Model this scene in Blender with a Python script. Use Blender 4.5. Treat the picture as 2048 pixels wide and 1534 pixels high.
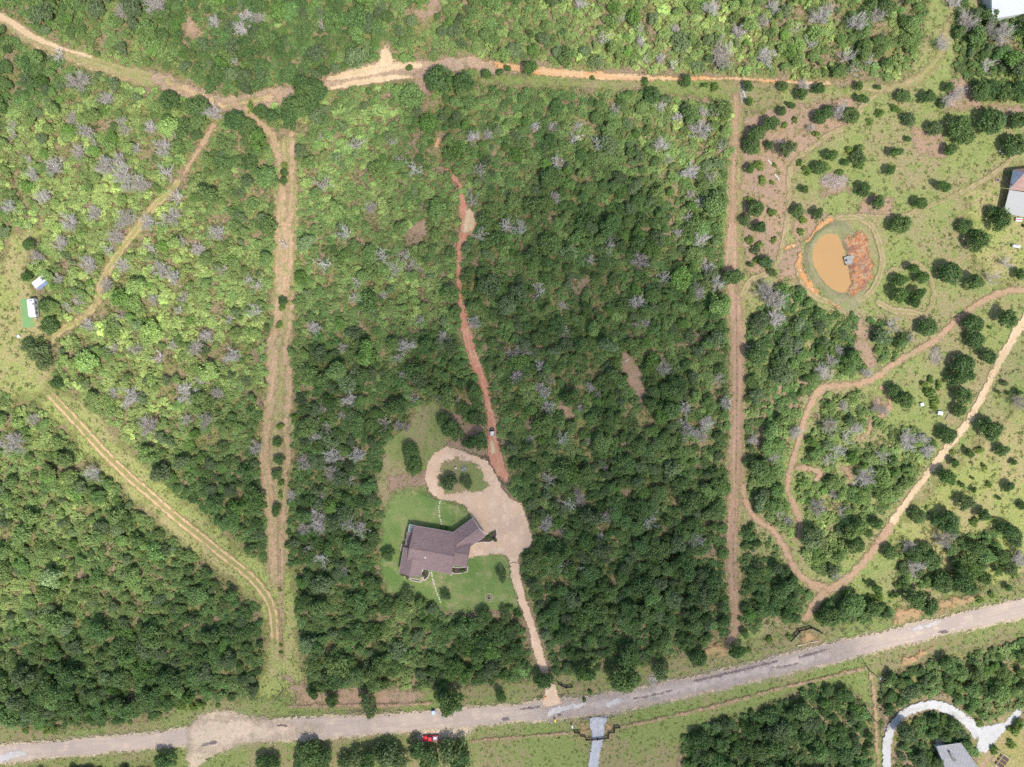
import bpy, bmesh, math, random
import numpy as np
from mathutils import Vector, noise as mnoise

# ------------------------------------------------------------------ clear
for o in list(bpy.data.objects):
    bpy.data.objects.remove(o, do_unlink=True)
scene = bpy.context.scene
COL = scene.collection
rng = np.random.default_rng(7)
random.seed(7)

# ------------------------------------------------------------------ camera, sky, sun, exposure
H = 245.0                       # flying height of the drone, metres
S = 0.1725                      # metres of ground per photograph pixel (2048 wide)
cam_d = bpy.data.cameras.new('camera')
cam_d.sensor_width = 36.0
cam_d.lens = 36.0 * H / (2048 * S)
cam_d.clip_start = 1.0
cam_d.clip_end = 6000.0
cam = bpy.data.objects.new('camera', cam_d)
COL.objects.link(cam)
cam.location = (0, 0, H)
cam.rotation_euler = (0, 0, 0)
scene.camera = cam

SUN = Vector((0.30, -0.50, 1.0)).normalized()      # towards the sun
world = bpy.data.worlds.new('World')
scene.world = world
world.use_nodes = True
wn = world.node_tree
sky = wn.nodes.new('ShaderNodeTexSky')
sky.sky_type = 'NISHITA'
sky.sun_disc = False
sky.sun_elevation = math.asin(SUN.z)
sky.sun_rotation = math.atan2(SUN.x, SUN.y)
sky.altitude = 150
sky.dust_density = 2.0
bg = wn.nodes['Background']
bg.inputs['Strength'].default_value = 0.15
wn.links.new(sky.outputs['Color'], bg.inputs['Color'])

sun_d = bpy.data.lights.new('sun', 'SUN')
sun_d.energy = 3.5
sun_d.angle = math.radians(0.55)
sun_d.color = (1.0, 0.965, 0.91)
sun = bpy.data.objects.new('sun', sun_d)
COL.objects.link(sun)
sun.rotation_euler = SUN.to_track_quat('Z', 'Y').to_euler()
sun.location = (60, -100, 220)

vs = scene.view_settings
vs.view_transform = 'Standard'
vs.look = 'None'
vs.gamma = 1.0
vs.use_curve_mapping = False
vs.exposure = 0.42
scene.render.engine = 'CYCLES'
cy = scene.cycles
cy.max_bounces = 5
cy.diffuse_bounces = 3
cy.glossy_bounces = 2
cy.transmission_bounces = 3
cy.transparent_max_bounces = 12
cy.volume_bounces = 0
cy.use_adaptive_sampling = True
cy.adaptive_threshold = 0.012
cy.use_denoising = False

# ------------------------------------------------------------------ helpers
def at(px, py, z=0.0):
    k = S * (H - z) / H
    return Vector(((px - 1024) * k, (767 - py) * k, z))

def tag(o, label=None, cat=None, group=None, kind=None):
    if label: o['label'] = label
    if cat: o['category'] = cat
    if group: o['group'] = group
    if kind: o['kind'] = kind
    return o

def empty(name, loc=(0, 0, 0), rz=0.0, scale=1.0):
    o = bpy.data.objects.new(name, None)
    o.empty_display_size = 0.5
    COL.objects.link(o)
    o.location = loc
    o.rotation_euler = (0, 0, rz)
    o.scale = (scale,) * 3 if isinstance(scale, (int, float)) else scale
    return o

def link(name, mesh, parent=None):
    o = bpy.data.objects.new(name, mesh)
    COL.objects.link(o)
    if parent is not None:
        o.parent = parent
    return o

def mesh_np(name, verts, faces, mat=None, smooth=False):
    """verts (n,3), faces (m,k) arrays -> mesh"""
    me = bpy.data.meshes.new(name)
    verts = np.asarray(verts, np.float32)
    faces = np.asarray(faces, np.int32)
    k = faces.shape[1]
    me.vertices.add(len(verts))
    me.vertices.foreach_set('co', verts.ravel())
    me.loops.add(faces.size)
    me.loops.foreach_set('vertex_index', faces.ravel())
    me.polygons.add(len(faces))
    me.polygons.foreach_set('loop_start', np.arange(0, faces.size, k, dtype=np.int32))
    me.polygons.foreach_set('loop_total', np.full(len(faces), k, np.int32))
    if smooth:
        me.polygons.foreach_set('use_smooth', np.ones(len(faces), bool))
    me.update(calc_edges=True)
    if mat: me.materials.append(mat)
    return me

class MB:
    """collects shapes into one mesh"""
    def __init__(s): s.v, s.f, s.m = [], [], []
    def add(s, vs_, fs, mi=0):
        b = len(s.v)
        s.v += [tuple(p) for p in vs_]
        for f in fs:
            s.f.append(tuple(b + i for i in f)); s.m.append(mi)
        return s
    def box(s, x0, x1, y0, y1, z0, z1, mi=0, taper=0.0, tx=None):
        t = taper; q = t if tx is None else tx
        vs_ = [(x0, y0, z0), (x1, y0, z0), (x1, y1, z0), (x0, y1, z0),
               (x0 + q, y0 + t, z1), (x1 - q, y0 + t, z1), (x1 - q, y1 - t, z1), (x0 + q, y1 - t, z1)]
        return s.add(vs_, [(3, 2, 1, 0), (4, 5, 6, 7), (0, 1, 5, 4), (1, 2, 6, 5), (2, 3, 7, 6), (3, 0, 4, 7)], mi)
    def prism(s, pts, z0, z1, mi=0, inset=0.0):
        n = len(pts)
        cx = sum(p[0] for p in pts) / n; cy_ = sum(p[1] for p in pts) / n
        top = [(p[0] + (cx - p[0]) * inset, p[1] + (cy_ - p[1]) * inset, z1) for p in pts]
        vs_ = [(p[0], p[1], z0) for p in pts] + top
        area = sum(pts[i][0] * pts[(i + 1) % n][1] - pts[(i + 1) % n][0] * pts[i][1] for i in range(n))
        idx = list(range(n)) if area > 0 else list(range(n - 1, -1, -1))
        fs = [tuple(reversed(idx)), tuple(i + n for i in idx)]
        for a in range(n):
            i, j = idx[a], idx[(a + 1) % n]
            fs.append((i, j, j + n, i + n))
        return s.add(vs_, fs, mi)
    def tube(s, p, q, r0, r1=None, n=6, mi=0, cap=True):
        r1 = r0 if r1 is None else r1
        p, q = Vector(p), Vector(q)
        d = (q - p).normalized()
        a = d.orthogonal().normalized(); b = d.cross(a)
        vs_ = []
        for c, r in ((p, r0), (q, r1)):
            for i in range(n):
                t = 2 * math.pi * i / n
                vs_.append(c + (a * math.cos(t) + b * math.sin(t)) * r)
        fs = [(i, (i + 1) % n, (i + 1) % n + n, i + n) for i in range(n)]
        if cap:
            fs += [tuple(range(n - 1, -1, -1)), tuple(range(n, 2 * n))]
        return s.add(vs_, fs, mi)
    def lathe(s, prof, n=16, mi=0, cx=0, cy=0):
        vs_, fs = [], []
        for r, z in prof:
            for i in range(n):
                t = 2 * math.pi * i / n
                vs_.append((cx + r * math.cos(t), cy + r * math.sin(t), z))
        for k in range(len(prof) - 1):
            for i in range(n):
                j = (i + 1) % n
                fs.append((k * n + i, k * n + j, (k + 1) * n + j, (k + 1) * n + i))
        return s.add(vs_, fs, mi)
    def build(s, name, mats, parent=None, smooth=False):
        me = bpy.data.meshes.new(name)
        me.from_pydata(s.v, [], s.f)
        if not isinstance(mats, (list, tuple)): mats = [mats]
        for m in mats: me.materials.append(m)
        me.polygons.foreach_set('material_index', s.m)
        if smooth: me.polygons.foreach_set('use_smooth', [True] * len(s.f))
        me.update()
        return link(name, me, parent)

# ------------------------------------------------------------------ materials
def new_mat(name):
    m = bpy.data.materials.new(name)
    m.use_nodes = True
    nt = m.node_tree
    b = nt.nodes['Principled BSDF']
    return m, nt, b

def N(nt, t, **kw):
    n = nt.nodes.new('ShaderNode' + t)
    for k, v in kw.items():
        if k.startswith('i_'):
            n.inputs[k[2:].replace('_', ' ')].default_value = v
        else:
            setattr(n, k, v)
    return n

def mixc(nt, fac, a, b, mode='MIX'):
    n = nt.nodes.new('ShaderNodeMix'); n.data_type = 'RGBA'; n.blend_type = mode
    for sock, val in ((n.inputs[0], fac), (n.inputs[6], a), (n.inputs[7], b)):
        if isinstance(val, (int, float)): sock.default_value = val
        elif isinstance(val, tuple): sock.default_value = (*val, 1)
        else: nt.links.new(val, sock)
    return n.outputs[2]

def math_(nt, op, a, b=None, c=None, clamp=False):
    n = nt.nodes.new('ShaderNodeMath'); n.operation = op; n.use_clamp = clamp
    for i, v in enumerate((a, b, c)):
        if v is None: continue
        if isinstance(v, (int, float)): n.inputs[i].default_value = v
        else: nt.links.new(v, n.inputs[i])
    return n.outputs[0]

def ramp(nt, v, a, b, lo=0.0, hi=1.0, smooth=True):
    n = nt.nodes.new('ShaderNodeMapRange')
    if smooth: n.interpolation_type = 'SMOOTHSTEP'
    n.inputs['From Min'].default_value = a; n.inputs['From Max'].default_value = b
    n.inputs['To Min'].default_value = lo; n.inputs['To Max'].default_value = hi
    if isinstance(v, (int, float)): n.inputs['Value'].default_value = v
    else: nt.links.new(v, n.inputs['Value'])
    return n.outputs[0]

def wnoise(nt, scale, detail=4.0, rough=0.6, stretch=None, dist=0.0):
    g = nt.nodes.new('ShaderNodeNewGeometry')
    n = nt.nodes.new('ShaderNodeTexNoise')
    n.inputs['Scale'].default_value = scale
    n.inputs['Detail'].default_value = detail
    n.inputs['Roughness'].default_value = rough
    n.inputs['Distortion'].default_value = dist
    src = g.outputs['Position']
    if stretch:
        mp = nt.nodes.new('ShaderNodeMapping'); mp.inputs['Scale'].default_value = stretch
        nt.links.new(src, mp.inputs['Vector']); src = mp.outputs[0]
    nt.links.new(src, n.inputs['Vector'])
    return n.outputs['Fac']

def attr(nt, name, kind='GEOMETRY'):
    n = nt.nodes.new('ShaderNodeAttribute'); n.attribute_name = name; n.attribute_type = kind
    return n

def bump(nt, bsdf, h, strength=0.5, dist=0.1):
    n = nt.nodes.new('ShaderNodeBump')
    n.inputs['Strength'].default_value = strength; n.inputs['Distance'].default_value = dist
    nt.links.new(h, n.inputs['Height']); nt.links.new(n.outputs[0], bsdf.inputs['Normal'])

def plain(name, col, rough=0.6, metal=0.0, var=0.12, scale=3.0, spec=0.4):
    m, nt, b = new_mat(name)
    f = wnoise(nt, scale, 5)
    lo = tuple(max(0, c * (1 - var)) for c in col); hi = tuple(min(1, c * (1 + var)) for c in col)
    nt.links.new(mixc(nt, ramp(nt, f, .3, .7), lo, hi), b.inputs['Base Color'])
    b.inputs['Roughness'].default_value = rough
    b.inputs['Metallic'].default_value = metal
    b.inputs['Specular IOR Level'].default_value = spec
    return m

def ground_mat(name, cols, feather=0.7, amp=1.2, nscale=0.5, mix_scales=(0.05, 0.35), fine=2.2, fine_amt=0.35,
               bump_s=0.5, edge=True, ruts=None, streak=None, spots=None, rough=0.95, cut=(.42, .58)):
    """three-tone soil or turf; its border frays by the distance attribute d"""
    m, nt, b = new_mat(name)
    n1 = wnoise(nt, mix_scales[0], 5, .6); n2 = wnoise(nt, mix_scales[1], 6, .65); n3 = wnoise(nt, fine, 3, .7)
    c = mixc(nt, ramp(nt, n1, *cut), cols[0], cols[1])
    c = mixc(nt, ramp(nt, n2, .47, .66), c, cols[2])
    if streak:                       # wheel-worn streaks along the track (attribute u, metres across)
        u = attr(nt, 'u').outputs['Fac']
        s = attr(nt, 's').outputs['Fac']
        cb = nt.nodes.new('ShaderNodeCombineXYZ')
        nt.links.new(u, cb.inputs[0]); nt.links.new(math_(nt, 'MULTIPLY', s, 0.05), cb.inputs[1])
        nz = nt.nodes.new('ShaderNodeTexNoise'); nz.inputs['Scale'].default_value = 1.1; nz.inputs['Detail'].default_value = 4
        nt.links.new(cb.outputs[0], nz.inputs['Vector'])
        c = mixc(nt, ramp(nt, nz.outputs['Fac'], .42, .68, 0, streak[1]), c, streak[0])
    if ruts:
        u = attr(nt, 'u').outputs['Fac']
        w = math_(nt, 'SUBTRACT', wnoise(nt, .25, 3), 0.5)
        au = math_(nt, 'ABSOLUTE', math_(nt, 'ADD', u, math_(nt, 'MULTIPLY', w, .7)))
        dr = math_(nt, 'ABSOLUTE', math_(nt, 'SUBTRACT', au, ruts[1]))
        k = ramp(nt, math_(nt, 'ADD', dr, math_(nt, 'MULTIPLY', math_(nt, 'SUBTRACT', n2, .5), ruts[3])), ruts[2], ruts[2] * .4, 0, 1)
        c = mixc(nt, k, c, ruts[0])
    if spots:
        c = mixc(nt, ramp(nt, wnoise(nt, spots[1], 4, .6), spots[2], spots[2] + .06), c, spots[0])
    k = ramp(nt, n3, .25, .75, 1 - fine_amt, 1 + fine_amt, False)
    mv = nt.nodes.new('ShaderNodeVectorMath'); mv.operation = 'SCALE'
    nt.links.new(c, mv.inputs[0]); nt.links.new(k, mv.inputs['Scale'])
    nt.links.new(mv.outputs[0], b.inputs['Base Color'])
    b.inputs['Roughness'].default_value = rough
    b.inputs['Specular IOR Level'].default_value = 0.15
    if bump_s: bump(nt, b, n3, bump_s, 0.15)
    if edge:
        d = attr(nt, 'd').outputs['Fac']
        e = math_(nt, 'SUBTRACT', wnoise(nt, nscale, 6, .7), 0.5)
        dd = math_(nt, 'ADD', d, math_(nt, 'MULTIPLY', e, amp * 4.2))
        a = ramp(nt, dd, -feather * .5, feather * .5)
        nt.links.new(a, b.inputs['Alpha'])
    return m

M = {}
LITTER = (0.30, 0.205, 0.145); TAN = (0.34, 0.26, 0.145); ORANGE = (0.55, 0.22, 0.075); RED = (0.36, 0.15, 0.085)
GRASS = (0.165, 0.19, 0.055); DRYGRASS = (0.30, 0.26, 0.10); LAWN = (0.085, 0.165, 0.035); SAND = (0.62, 0.43, 0.29)
M['ground'] = ground_mat('forest_floor', [(0.25, .18, .115), (0.20, 0.185, 0.07), (.145, .145, .06)], edge=False, mix_scales=(.11, .6), fine_amt=.55, fine=1.4)
M['meadow'] = ground_mat('meadow_turf', [(.225, .25, .085), (0.27, .225, .115), (.18, .225, .066)], feather=2.5, amp=3.0, nscale=.22, mix_scales=(.035, .30), fine=1.6, fine_amt=.45)
M['meadow_sunlit'] = ground_mat('sunlit_turf', [(.27, .285, .092), (.32, .27, .125), (.23, .265, .078)], feather=5, amp=4.0, nscale=.15, mix_scales=(.05, .35), fine=1.5, fine_amt=.45)  # lighter copy of the meadow turf, with sunshine put into its colour
M['meadow_dry'] = ground_mat('dry_turf', [(.31, .225, .145), (.28, .245, .095), (.22, .215, .075)], feather=2.5, amp=3.0, nscale=.2, mix_scales=(.05, .4), fine=1.5, fine_amt=.45)
M['verge'] = ground_mat('verge_turf', [(.185, .215, .07), (.235, .195, .10), (.15, .195, .055)], feather=2.0, amp=2.2, nscale=.3, mix_scales=(.04, .5), fine=1.8, fine_amt=.35)
M['lawn'] = ground_mat('mown_lawn', [(.13, .205, .055), (.185, .24, .075), (.26, .265, .11)], feather=2.0, amp=2.0, nscale=.4, mix_scales=(.07, .18), fine=2.0, fine_amt=.3, bump_s=.3, spots=((.33, .27, .16), .22, .66))
M['upper_lawn'] = ground_mat('worn_lawn', [(.19, .225, .075), (.29, .235, .125), (.235, .245, .09)], feather=1.5, amp=2.0, nscale=.35, mix_scales=(.06, .3), fine_amt=.3)
M['litter'] = ground_mat('leaf_litter', [LITTER, (.34, .225, .15), (.235, .185, .09)], feather=1.6, amp=2.4, nscale=.45, fine_amt=.35)
M['bare'] = ground_mat('bare_orange_soil', [(.50, .25, .10), (.42, .205, .085), (.52, .35, .20)], feather=.7, amp=1.2, nscale=.7, fine_amt=.25, mix_scales=(.15, .6))
M['bank_red'] = ground_mat('eroded_red_bank', [(.37, .165, .075), (.25, .125, .08), (.33, .25, .155)], feather=.9, amp=1.6, nscale=.7, fine_amt=.55, mix_scales=(.25, .6), fine=1.6)
M['sandy'] = ground_mat('sandy_track', [(.46, .315, .185), (.33, .265, .13), (.27, .25, .095)], feather=1.3, amp=1.5, nscale=.35, streak=((.52, .355, .20), .8), fine_amt=.35, mix_scales=(.06, .3))
M['track_left'] = ground_mat('brown_firebreak', [(.43, .285, .18), (.38, .255, .155), (.28, .24, .11)], feather=1.6, amp=1.6, nscale=.4, streak=((.27, .24, .10), .7), fine_amt=.38)
M['track_right'] = ground_mat('red_brown_firebreak', [(.34, .22, .145), (.30, .20, .125), (.25, .21, .105)], feather=1.6, amp=1.5, nscale=.4, streak=((.41, .265, .175), .75), fine_amt=.35)
M['red_track'] = ground_mat('red_clay_track', [(.47, .205, .125), (.41, .19, .115), (.50, .29, .185)], feather=.6, amp=.8, nscale=.6, streak=((.55, .32, .21), .6), fine_amt=.2)
M['orange_track'] = ground_mat('orange_clay_track', [(.52, .275, .12), (.50, .33, .18), (.41, .25, .125)], feather=.6, amp=.9, nscale=.6, streak=((.56, .40, .235), .7), fine_amt=.3)
M['pale_sand'] = ground_mat('pale_sand_track', [(.56, .41, .255), (.50, .36, .215), (.45, .345, .20)], feather=.6, amp=.8, nscale=.6, streak=((.60, .46, .30), .5), fine_amt=.2)
M['path_red'] = ground_mat('reddish_footpath', [(.40, .255, .16), (.36, .24, .145), (.33, .255, .145)], feather=1.1, amp=1.0, nscale=.5, fine_amt=.3)
M['grass_path'] = ground_mat('grassy_path', [(.30, .275, .095), (.35, .265, .125), (.24, .245, .08)], feather=1.2, amp=1.4, nscale=.4, ruts=((.42, .31, .17), .85, .35, .7), fine_amt=.25)
M['rut_path'] = ground_mat('two_rut_track', [(.26, .24, .085), (.30, .24, .10), (.225, .225, .075)], feather=1.2, amp=1.4, nscale=.4, ruts=((.52, .35, .20), 1.05, .55, 1.3), fine_amt=.25)
M['ring_path'] = ground_mat('mown_ring_path', [(.27, .235, .105), (.31, .25, .125), (.23, .215, .08)], feather=.8, amp=.8, nscale=.5, ruts=((.36, .28, .165), .7, .35, .4), fine_amt=.22)
M['drive'] = ground_mat('crushed_sand_drive', [(.62, .43, .285), (.53, .38, .265), (.66, .49, .345)], feather=.5, amp=.7, nscale=.6, mix_scales=(.07, .25), fine_amt=.15, bump_s=.25, cut=(.40, .62))
M['road'] = ground_mat('chip_sealed_road', [(.42, .335, .265), (.37, .30, .25), (.49, .385, .295)], feather=.35, amp=.5, nscale=.9, mix_scales=(.035, .25), fine_amt=.12, streak=((.35, .285, .24), .7), bump_s=.15)
M['road_old'] = ground_mat('worn_grey_road', [(.36, .30, .265), (.41, .34, .29), (.29, .245, .225)], feather=5, amp=2.0, nscale=.25, mix_scales=(.08, .3), fine_amt=.15, streak=((.36, .31, .275), .8), bump_s=.15)
M['shoulder'] = ground_mat('pale_gravel_shoulder', [(.54, .41, .30), (.47, .375, .27), (.37, .32, .19)], feather=1.3, amp=1.8, nscale=.8, fine_amt=.3, mix_scales=(.1, .8))
M['gravel'] = ground_mat('grey_blue_gravel', [(.33, .34, .36), (.27, .28, .31), (.42, .41, .40)], feather=.5, amp=.6, nscale=.8, streak=((.42, .42, .43), .6), fine_amt=.25)
M['white_gravel'] = ground_mat('white_caliche', [(.50, .485, .46), (.45, .44, .42), (.40, .385, .35)], feather=.5, amp=.6, nscale=.8, fine_amt=.08)
M['patchy'] = ground_mat('bluish_road_patch', [(.45, .42, .40), (.40, .375, .36), (.50, .45, .40)], feather=.5, amp=1.3, nscale=.6, fine_amt=.15)
M['crack'] = ground_mat('dark_road_break', [(.13, .10, .10), (.17, .13, .12), (.24, .19, .17)], feather=.3, amp=.7, nscale=1.2, fine_amt=.3)
M['mulch'] = ground_mat('dark_bed_mulch', [(.10, .065, .05), (.13, .085, .07), (.08, .055, .045)], feather=.2, amp=.15, fine_amt=.3)
M['concrete'] = plain('pale_concrete', (.60, .52, .42), .9, var=.12)
M['stone'] = plain('tan_stone', (.46, .33, .24), .9, var=.25, scale=1.5)
M['white'] = plain('white_paint', (.60, .60, .60), .45, var=.04)
M['offwhite'] = plain('aged_white_paint', (.60, .60, .58), .5, var=.07, scale=.7)
M['black'] = plain('black_paint', (.015, .015, .017), .5, var=.2)
M['rubber'] = plain('black_rubber', (.02, .02, .02), .85, var=.2)
M['glass'] = plain('dark_glass', (.03, .04, .05), .08, var=.1, spec=.6)
M['metal'] = plain('grey_metal', (.50, .51, .52), .35, .6, var=.08)
M['wood'] = plain('weathered_wood', (.30, .29, .26), .9, var=.2, scale=2)
M['wood_brown'] = plain('brown_wood', (.19, .13, .09), .9, var=.3, scale=2)
M['post'] = plain('grey_brown_post', (.20, .155, .12), .9, var=.3)
M['red_paint'] = plain('red_car_paint', (.60, .012, .03), .25, var=.06, spec=.6)
M['blue_pl'] = plain('pale_blue_plastic', (.22, .36, .62), .45, var=.08)
M['yellow_pl'] = plain('yellow_plastic', (.75, .50, .03), .45, var=.06)
M['grey_dark'] = plain('charcoal_metal', (.07, .07, .08), .5, var=.15)
M['wallstone'] = plain('buff_house_wall', (.48, .38, .29), .9, var=.2, scale=1.2)
M['green_mat'] = plain('green_outdoor_carpet', (.165, .30, .115), .9, var=.05, scale=.4)
# ------------------------------------------------------------------ the ground and what is laid on it
gv = []
gs = 3000.0
ground = link('ground', mesh_np('ground', [(-gs, -gs, 0), (gs, -gs, 0), (gs, gs, 0), (-gs, gs, 0)], [(0, 1, 2, 3)], M['ground']))
tag(ground, kind='structure')

def smooth_line(pts, step=1.2):
    """pts: (px,py,width_px) -> Catmull-Rom samples in world metres: x, y, half width"""
    P = np.array([[*at(p[0], p[1])[:2], p[2] * S / 2] for p in pts])
    P = np.vstack([2 * P[0] - P[1], P, 2 * P[-1] - P[-2]])
    P[0, 2] = P[1, 2]; P[-1, 2] = P[-2, 2]
    out = []
    for i in range(1, len(P) - 2):
        a, b, c, d = P[i - 1], P[i], P[i + 1], P[i + 2]
        n = max(2, int(np.linalg.norm(c[:2] - b[:2]) / step))
        t = np.linspace(0, 1, n, endpoint=False)[:, None]
        out.append(.5 * (2 * b + (c - a) * t + (2 * a - 5 * b + 4 * c - d) * t ** 2 + (3 * b - a - 3 * c + d) * t ** 3))
    out.append(P[-2][None])
    return np.vstack(out)

LINES = []          # every track, kept for the clearing mask: (samples, extra clearance m)
_z = [0.010]
def zlayer():
    _z[0] += 0.004
    return _z[0]

def set_attr(me, name, vals):
    a = me.attributes.new(name, 'FLOAT', 'POINT')
    a.data.foreach_set('value', np.asarray(vals, np.float32))

def ribbon(name, pts, mat, clear=0.6, over=2.4, z=None, mask=True, endfade=1.0):
    L = smooth_line(pts)
    L[:, 2] *= np.array([1 + .22 * mnoise.noise(Vector((q[0] * .12, q[1] * .12, 1.7))) for q in L])
    if mask: LINES.append((L, clear))
    z = zlayer() if z is None else z
    if name == 'dirt_track': L[:, 2] *= .86
    t = np.gradient(L[:, :2], axis=0)
    t /= np.linalg.norm(t, axis=1)[:, None] + 1e-9
    nrm = np.stack([-t[:, 1], t[:, 0]], 1)
    s = np.concatenate([[0], np.cumsum(np.linalg.norm(np.diff(L[:, :2], axis=0), axis=1))])
    V, D, U, SS = [], [], [], []
    hw = np.maximum(L[:, 2], .2)
    cols = []
    for k in (-1, -.5, 0, .5, 1):
        off = np.sign(k) * (hw + over) if abs(k) == 1 else (2 * k * hw)
        p = L[:, :2] + nrm * off[:, None] if not np.isscalar(off) else L[:, :2] + nrm * off
        V.append(np.column_stack([p, np.full(len(p), z)]))
        D.append(hw - np.abs(off)); U.append(np.broadcast_to(off, hw.shape)); SS.append(s)
    # fade the two ends as well
    D = np.array(D); endd = np.minimum(s, s[-1] - s)
    D = np.minimum(D, endd[None, :] / endfade - (0.8 if endfade == 1 else 3.6))
    n = len(L)
    V = np.vstack(V); F = []
    for c in range(4):
        a = np.arange(n - 1) + c * n
        F.append(np.column_stack([a, a + n, a + n + 1, a + 1])[:, ::-1])
    me = mesh_np(name, V, np.vstack(F), mat)
    set_attr(me, 'd', D.ravel()); set_attr(me, 'u', np.array(U).ravel()); set_attr(me, 's', np.array(SS).ravel())
    return tag(link(name, me), kind='structure')

def inside(poly, X, Y):
    r = np.zeros(X.shape, bool)
    n = len(poly)
    for i in range(n):
        x0, y0 = poly[i]; x1, y1 = poly[(i + 1) % n]
        if y0 == y1: continue
        c = ((y0 > Y) != (y1 > Y)) & (X < (x1 - x0) * (Y - y0) / (y1 - y0) + x0)
        r ^= c
    return r

def segdist(X, Y, x0, y0, x1, y1):
    dx, dy = x1 - x0, y1 - y0
    t = np.clip(((X - x0) * dx + (Y - y0) * dy) / (dx * dx + dy * dy + 1e-9), 0, 1)
    return np.hypot(X - x0 - t * dx, Y - y0 - t * dy)

def sdf(poly, X, Y):
    d = np.full(X.shape, 1e9)
    n = len(poly)
    for i in range(n):
        d = np.minimum(d, segdist(X, Y, *poly[i], *poly[(i + 1) % n]))
    return np.where(inside(poly, X, Y), d, -d)

def patch(name, pxpoly, mat, step=1.0, over=3.0, z=None, holes=()):
    poly = [tuple(at(*p)[:2]) for p in pxpoly]
    a = np.array(poly)
    z = zlayer() if z is None else z
    xs = np.arange(a[:, 0].min() - over, a[:, 0].max() + over + step, step)
    ys = np.arange(a[:, 1].min() - over, a[:, 1].max() + over + step, step)
    X, Y = np.meshgrid(xs, ys)
    D = sdf(poly, X, Y)
    for h in holes:
        D = np.minimum(D, -sdf([tuple(at(*p)[:2]) for p in h], X, Y))
    idx = np.arange(X.size).reshape(X.shape)
    keep = np.maximum.reduce([D[:-1, :-1], D[1:, :-1], D[:-1, 1:], D[1:, 1:]]) > -over
    F = np.stack([idx[:-1, :-1], idx[:-1, 1:], idx[1:, 1:], idx[1:, :-1]], -1)[keep]
    used, inv = np.unique(F, return_inverse=True)
    V = np.column_stack([X.ravel(), Y.ravel(), np.full(X.size, z)])[used]
    me = mesh_np(name, V, inv.reshape(F.shape), mat)
    set_attr(me, 'd', D.ravel()[used])
    for q in ('u', 's'): set_attr(me, q, np.zeros(len(used)))
    return tag(link(name, me), kind='structure')

# --- meadows, verges and lawns (photograph pixels)
P_LEFT_MEADOW = [(-160, 560), (0, 520), (22, 468), (72, 452), (92, 462), (62, 500), (50, 530), (62, 565), (84, 585), (80, 625), (98, 672), (100, 700), (104, 765), (128, 795), (175, 812), (120, 852), (75, 806), (0, 782), (-160, 770)]
P_DIAG = [(95, 765), (170, 808), (232, 862), (285, 925), (330, 972), (410, 1025), (470, 1090), (535, 1130), (592, 1135), (592, 1240), (605, 1330), (620, 1400), (600, 1428), (505, 1428), (528, 1330), (530, 1250), (522, 1213), (480, 1180), (420, 1132), (370, 1092), (310, 1042), (250, 985), (190, 930), (130, 862), (70, 800)]
P_TOPSTRIP = [(960, 150), (1060, 150), (1250, 150), (1475, 158), (1560, 165), (1560, 250), (1480, 215), (1420, 195), (1330, 188), (1290, 180), (1200, 182), (1100, 174), (960, 168)]
P_RIGHT = [(1482, 195), (1500, 172), (1700, 172), (1790, 160), (1830, 130), (1850, 60), (1880, -120), (1990, -120), (1975, 0), (1915, 60), (1905, 150), (2048, 150), (2260, 150), (2260, 1120), (2048, 1190), (1880, 1222), (1760, 1255), (1640, 1285), (1560, 1300), (1490, 1310), (1460, 1290), (1490, 1240), (1482, 1100), (1480, 900), (1480, 700), (1478, 560), (1476, 400), (1478, 300)]
P_VERGE_N = [(-160, 1430), (40, 1455), (110, 1460), (200, 1452), (330, 1438), (370, 1405), (420, 1400), (500, 1400), (600, 1385), (700, 1380), (860, 1378), (960, 1370), (1060, 1360), (1150, 1345), (1270, 1330), (1400, 1305), (1470, 1290), (1520, 1275), (1600, 1240), (1680, 1245), (1800, 1215), (1900, 1195), (2048, 1150), (2260, 1100), (2260, 1180), (2048, 1225), (1600, 1330), (1200, 1415), (600, 1462), (300, 1490), (-160, 1520)]
P_VERGE_S = [(-160, 1515), (300, 1490), (600, 1470), (850, 1450), (1200, 1418), (1600, 1330), (2048, 1225), (2260, 1180), (2260, 1240), (2048, 1275), (1900, 1310), (1760, 1350), (1755, 1420), (1770, 1534), (1775, 1700), (1745, 1700), (1745, 1420), (1700, 1375), (1620, 1372), (1500, 1420), (1420, 1440), (1360, 1480), (1335, 1700), (380, 1700), (300, 1534), (-160, 1545)]
P_LAWN = [(785, 990), (822, 978), (850, 985), (878, 1000), (908, 1004), (930, 1014), (948, 1042), (960, 1090), (990, 1106), (1012, 1108), (1020, 1125), (1030, 1165), (1042, 1218), (1005, 1235), (930, 1230), (885, 1228), (850, 1195), (775, 1190), (758, 1130), (762, 1070), (770, 1020)]
P_UPLAWN = [(828, 815), (868, 805), (905, 812), (925, 850), (985, 850), (985, 915), (940, 905), (900, 898), (862, 930), (855, 985), (800, 1000), (770, 1030), (752, 968), (765, 930), (768, 892), (790, 868), (822, 850)]
P_DRIVE = [(850, 960), (855, 925), (870, 905), (895, 893), (925, 902), (950, 912), (975, 922), (992, 948), (1002, 975), (1022, 998), (1044, 1008), (1054, 1040), (1066, 1078), (1060, 1096), (1038, 1106), (1036, 1130), (1040, 1160), (1026, 1160), (1018, 1118), (1006, 1107), (985, 1108), (935, 1116), (925, 1085), (945, 1038), (930, 1010), (905, 1001), (880, 999), (860, 986)]
P_ISLAND = [(880, 940), (890, 924), (910, 917), (930, 919), (950, 928), (968, 948), (976, 972), (962, 981), (920, 985), (893, 986), (878, 966)]
P_BOTTOM_HOUSE = [(1985, 1430), (2260, 1400), (2260, 1700), (1930, 1700), (1950, 1520), (1975, 1490)]

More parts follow.
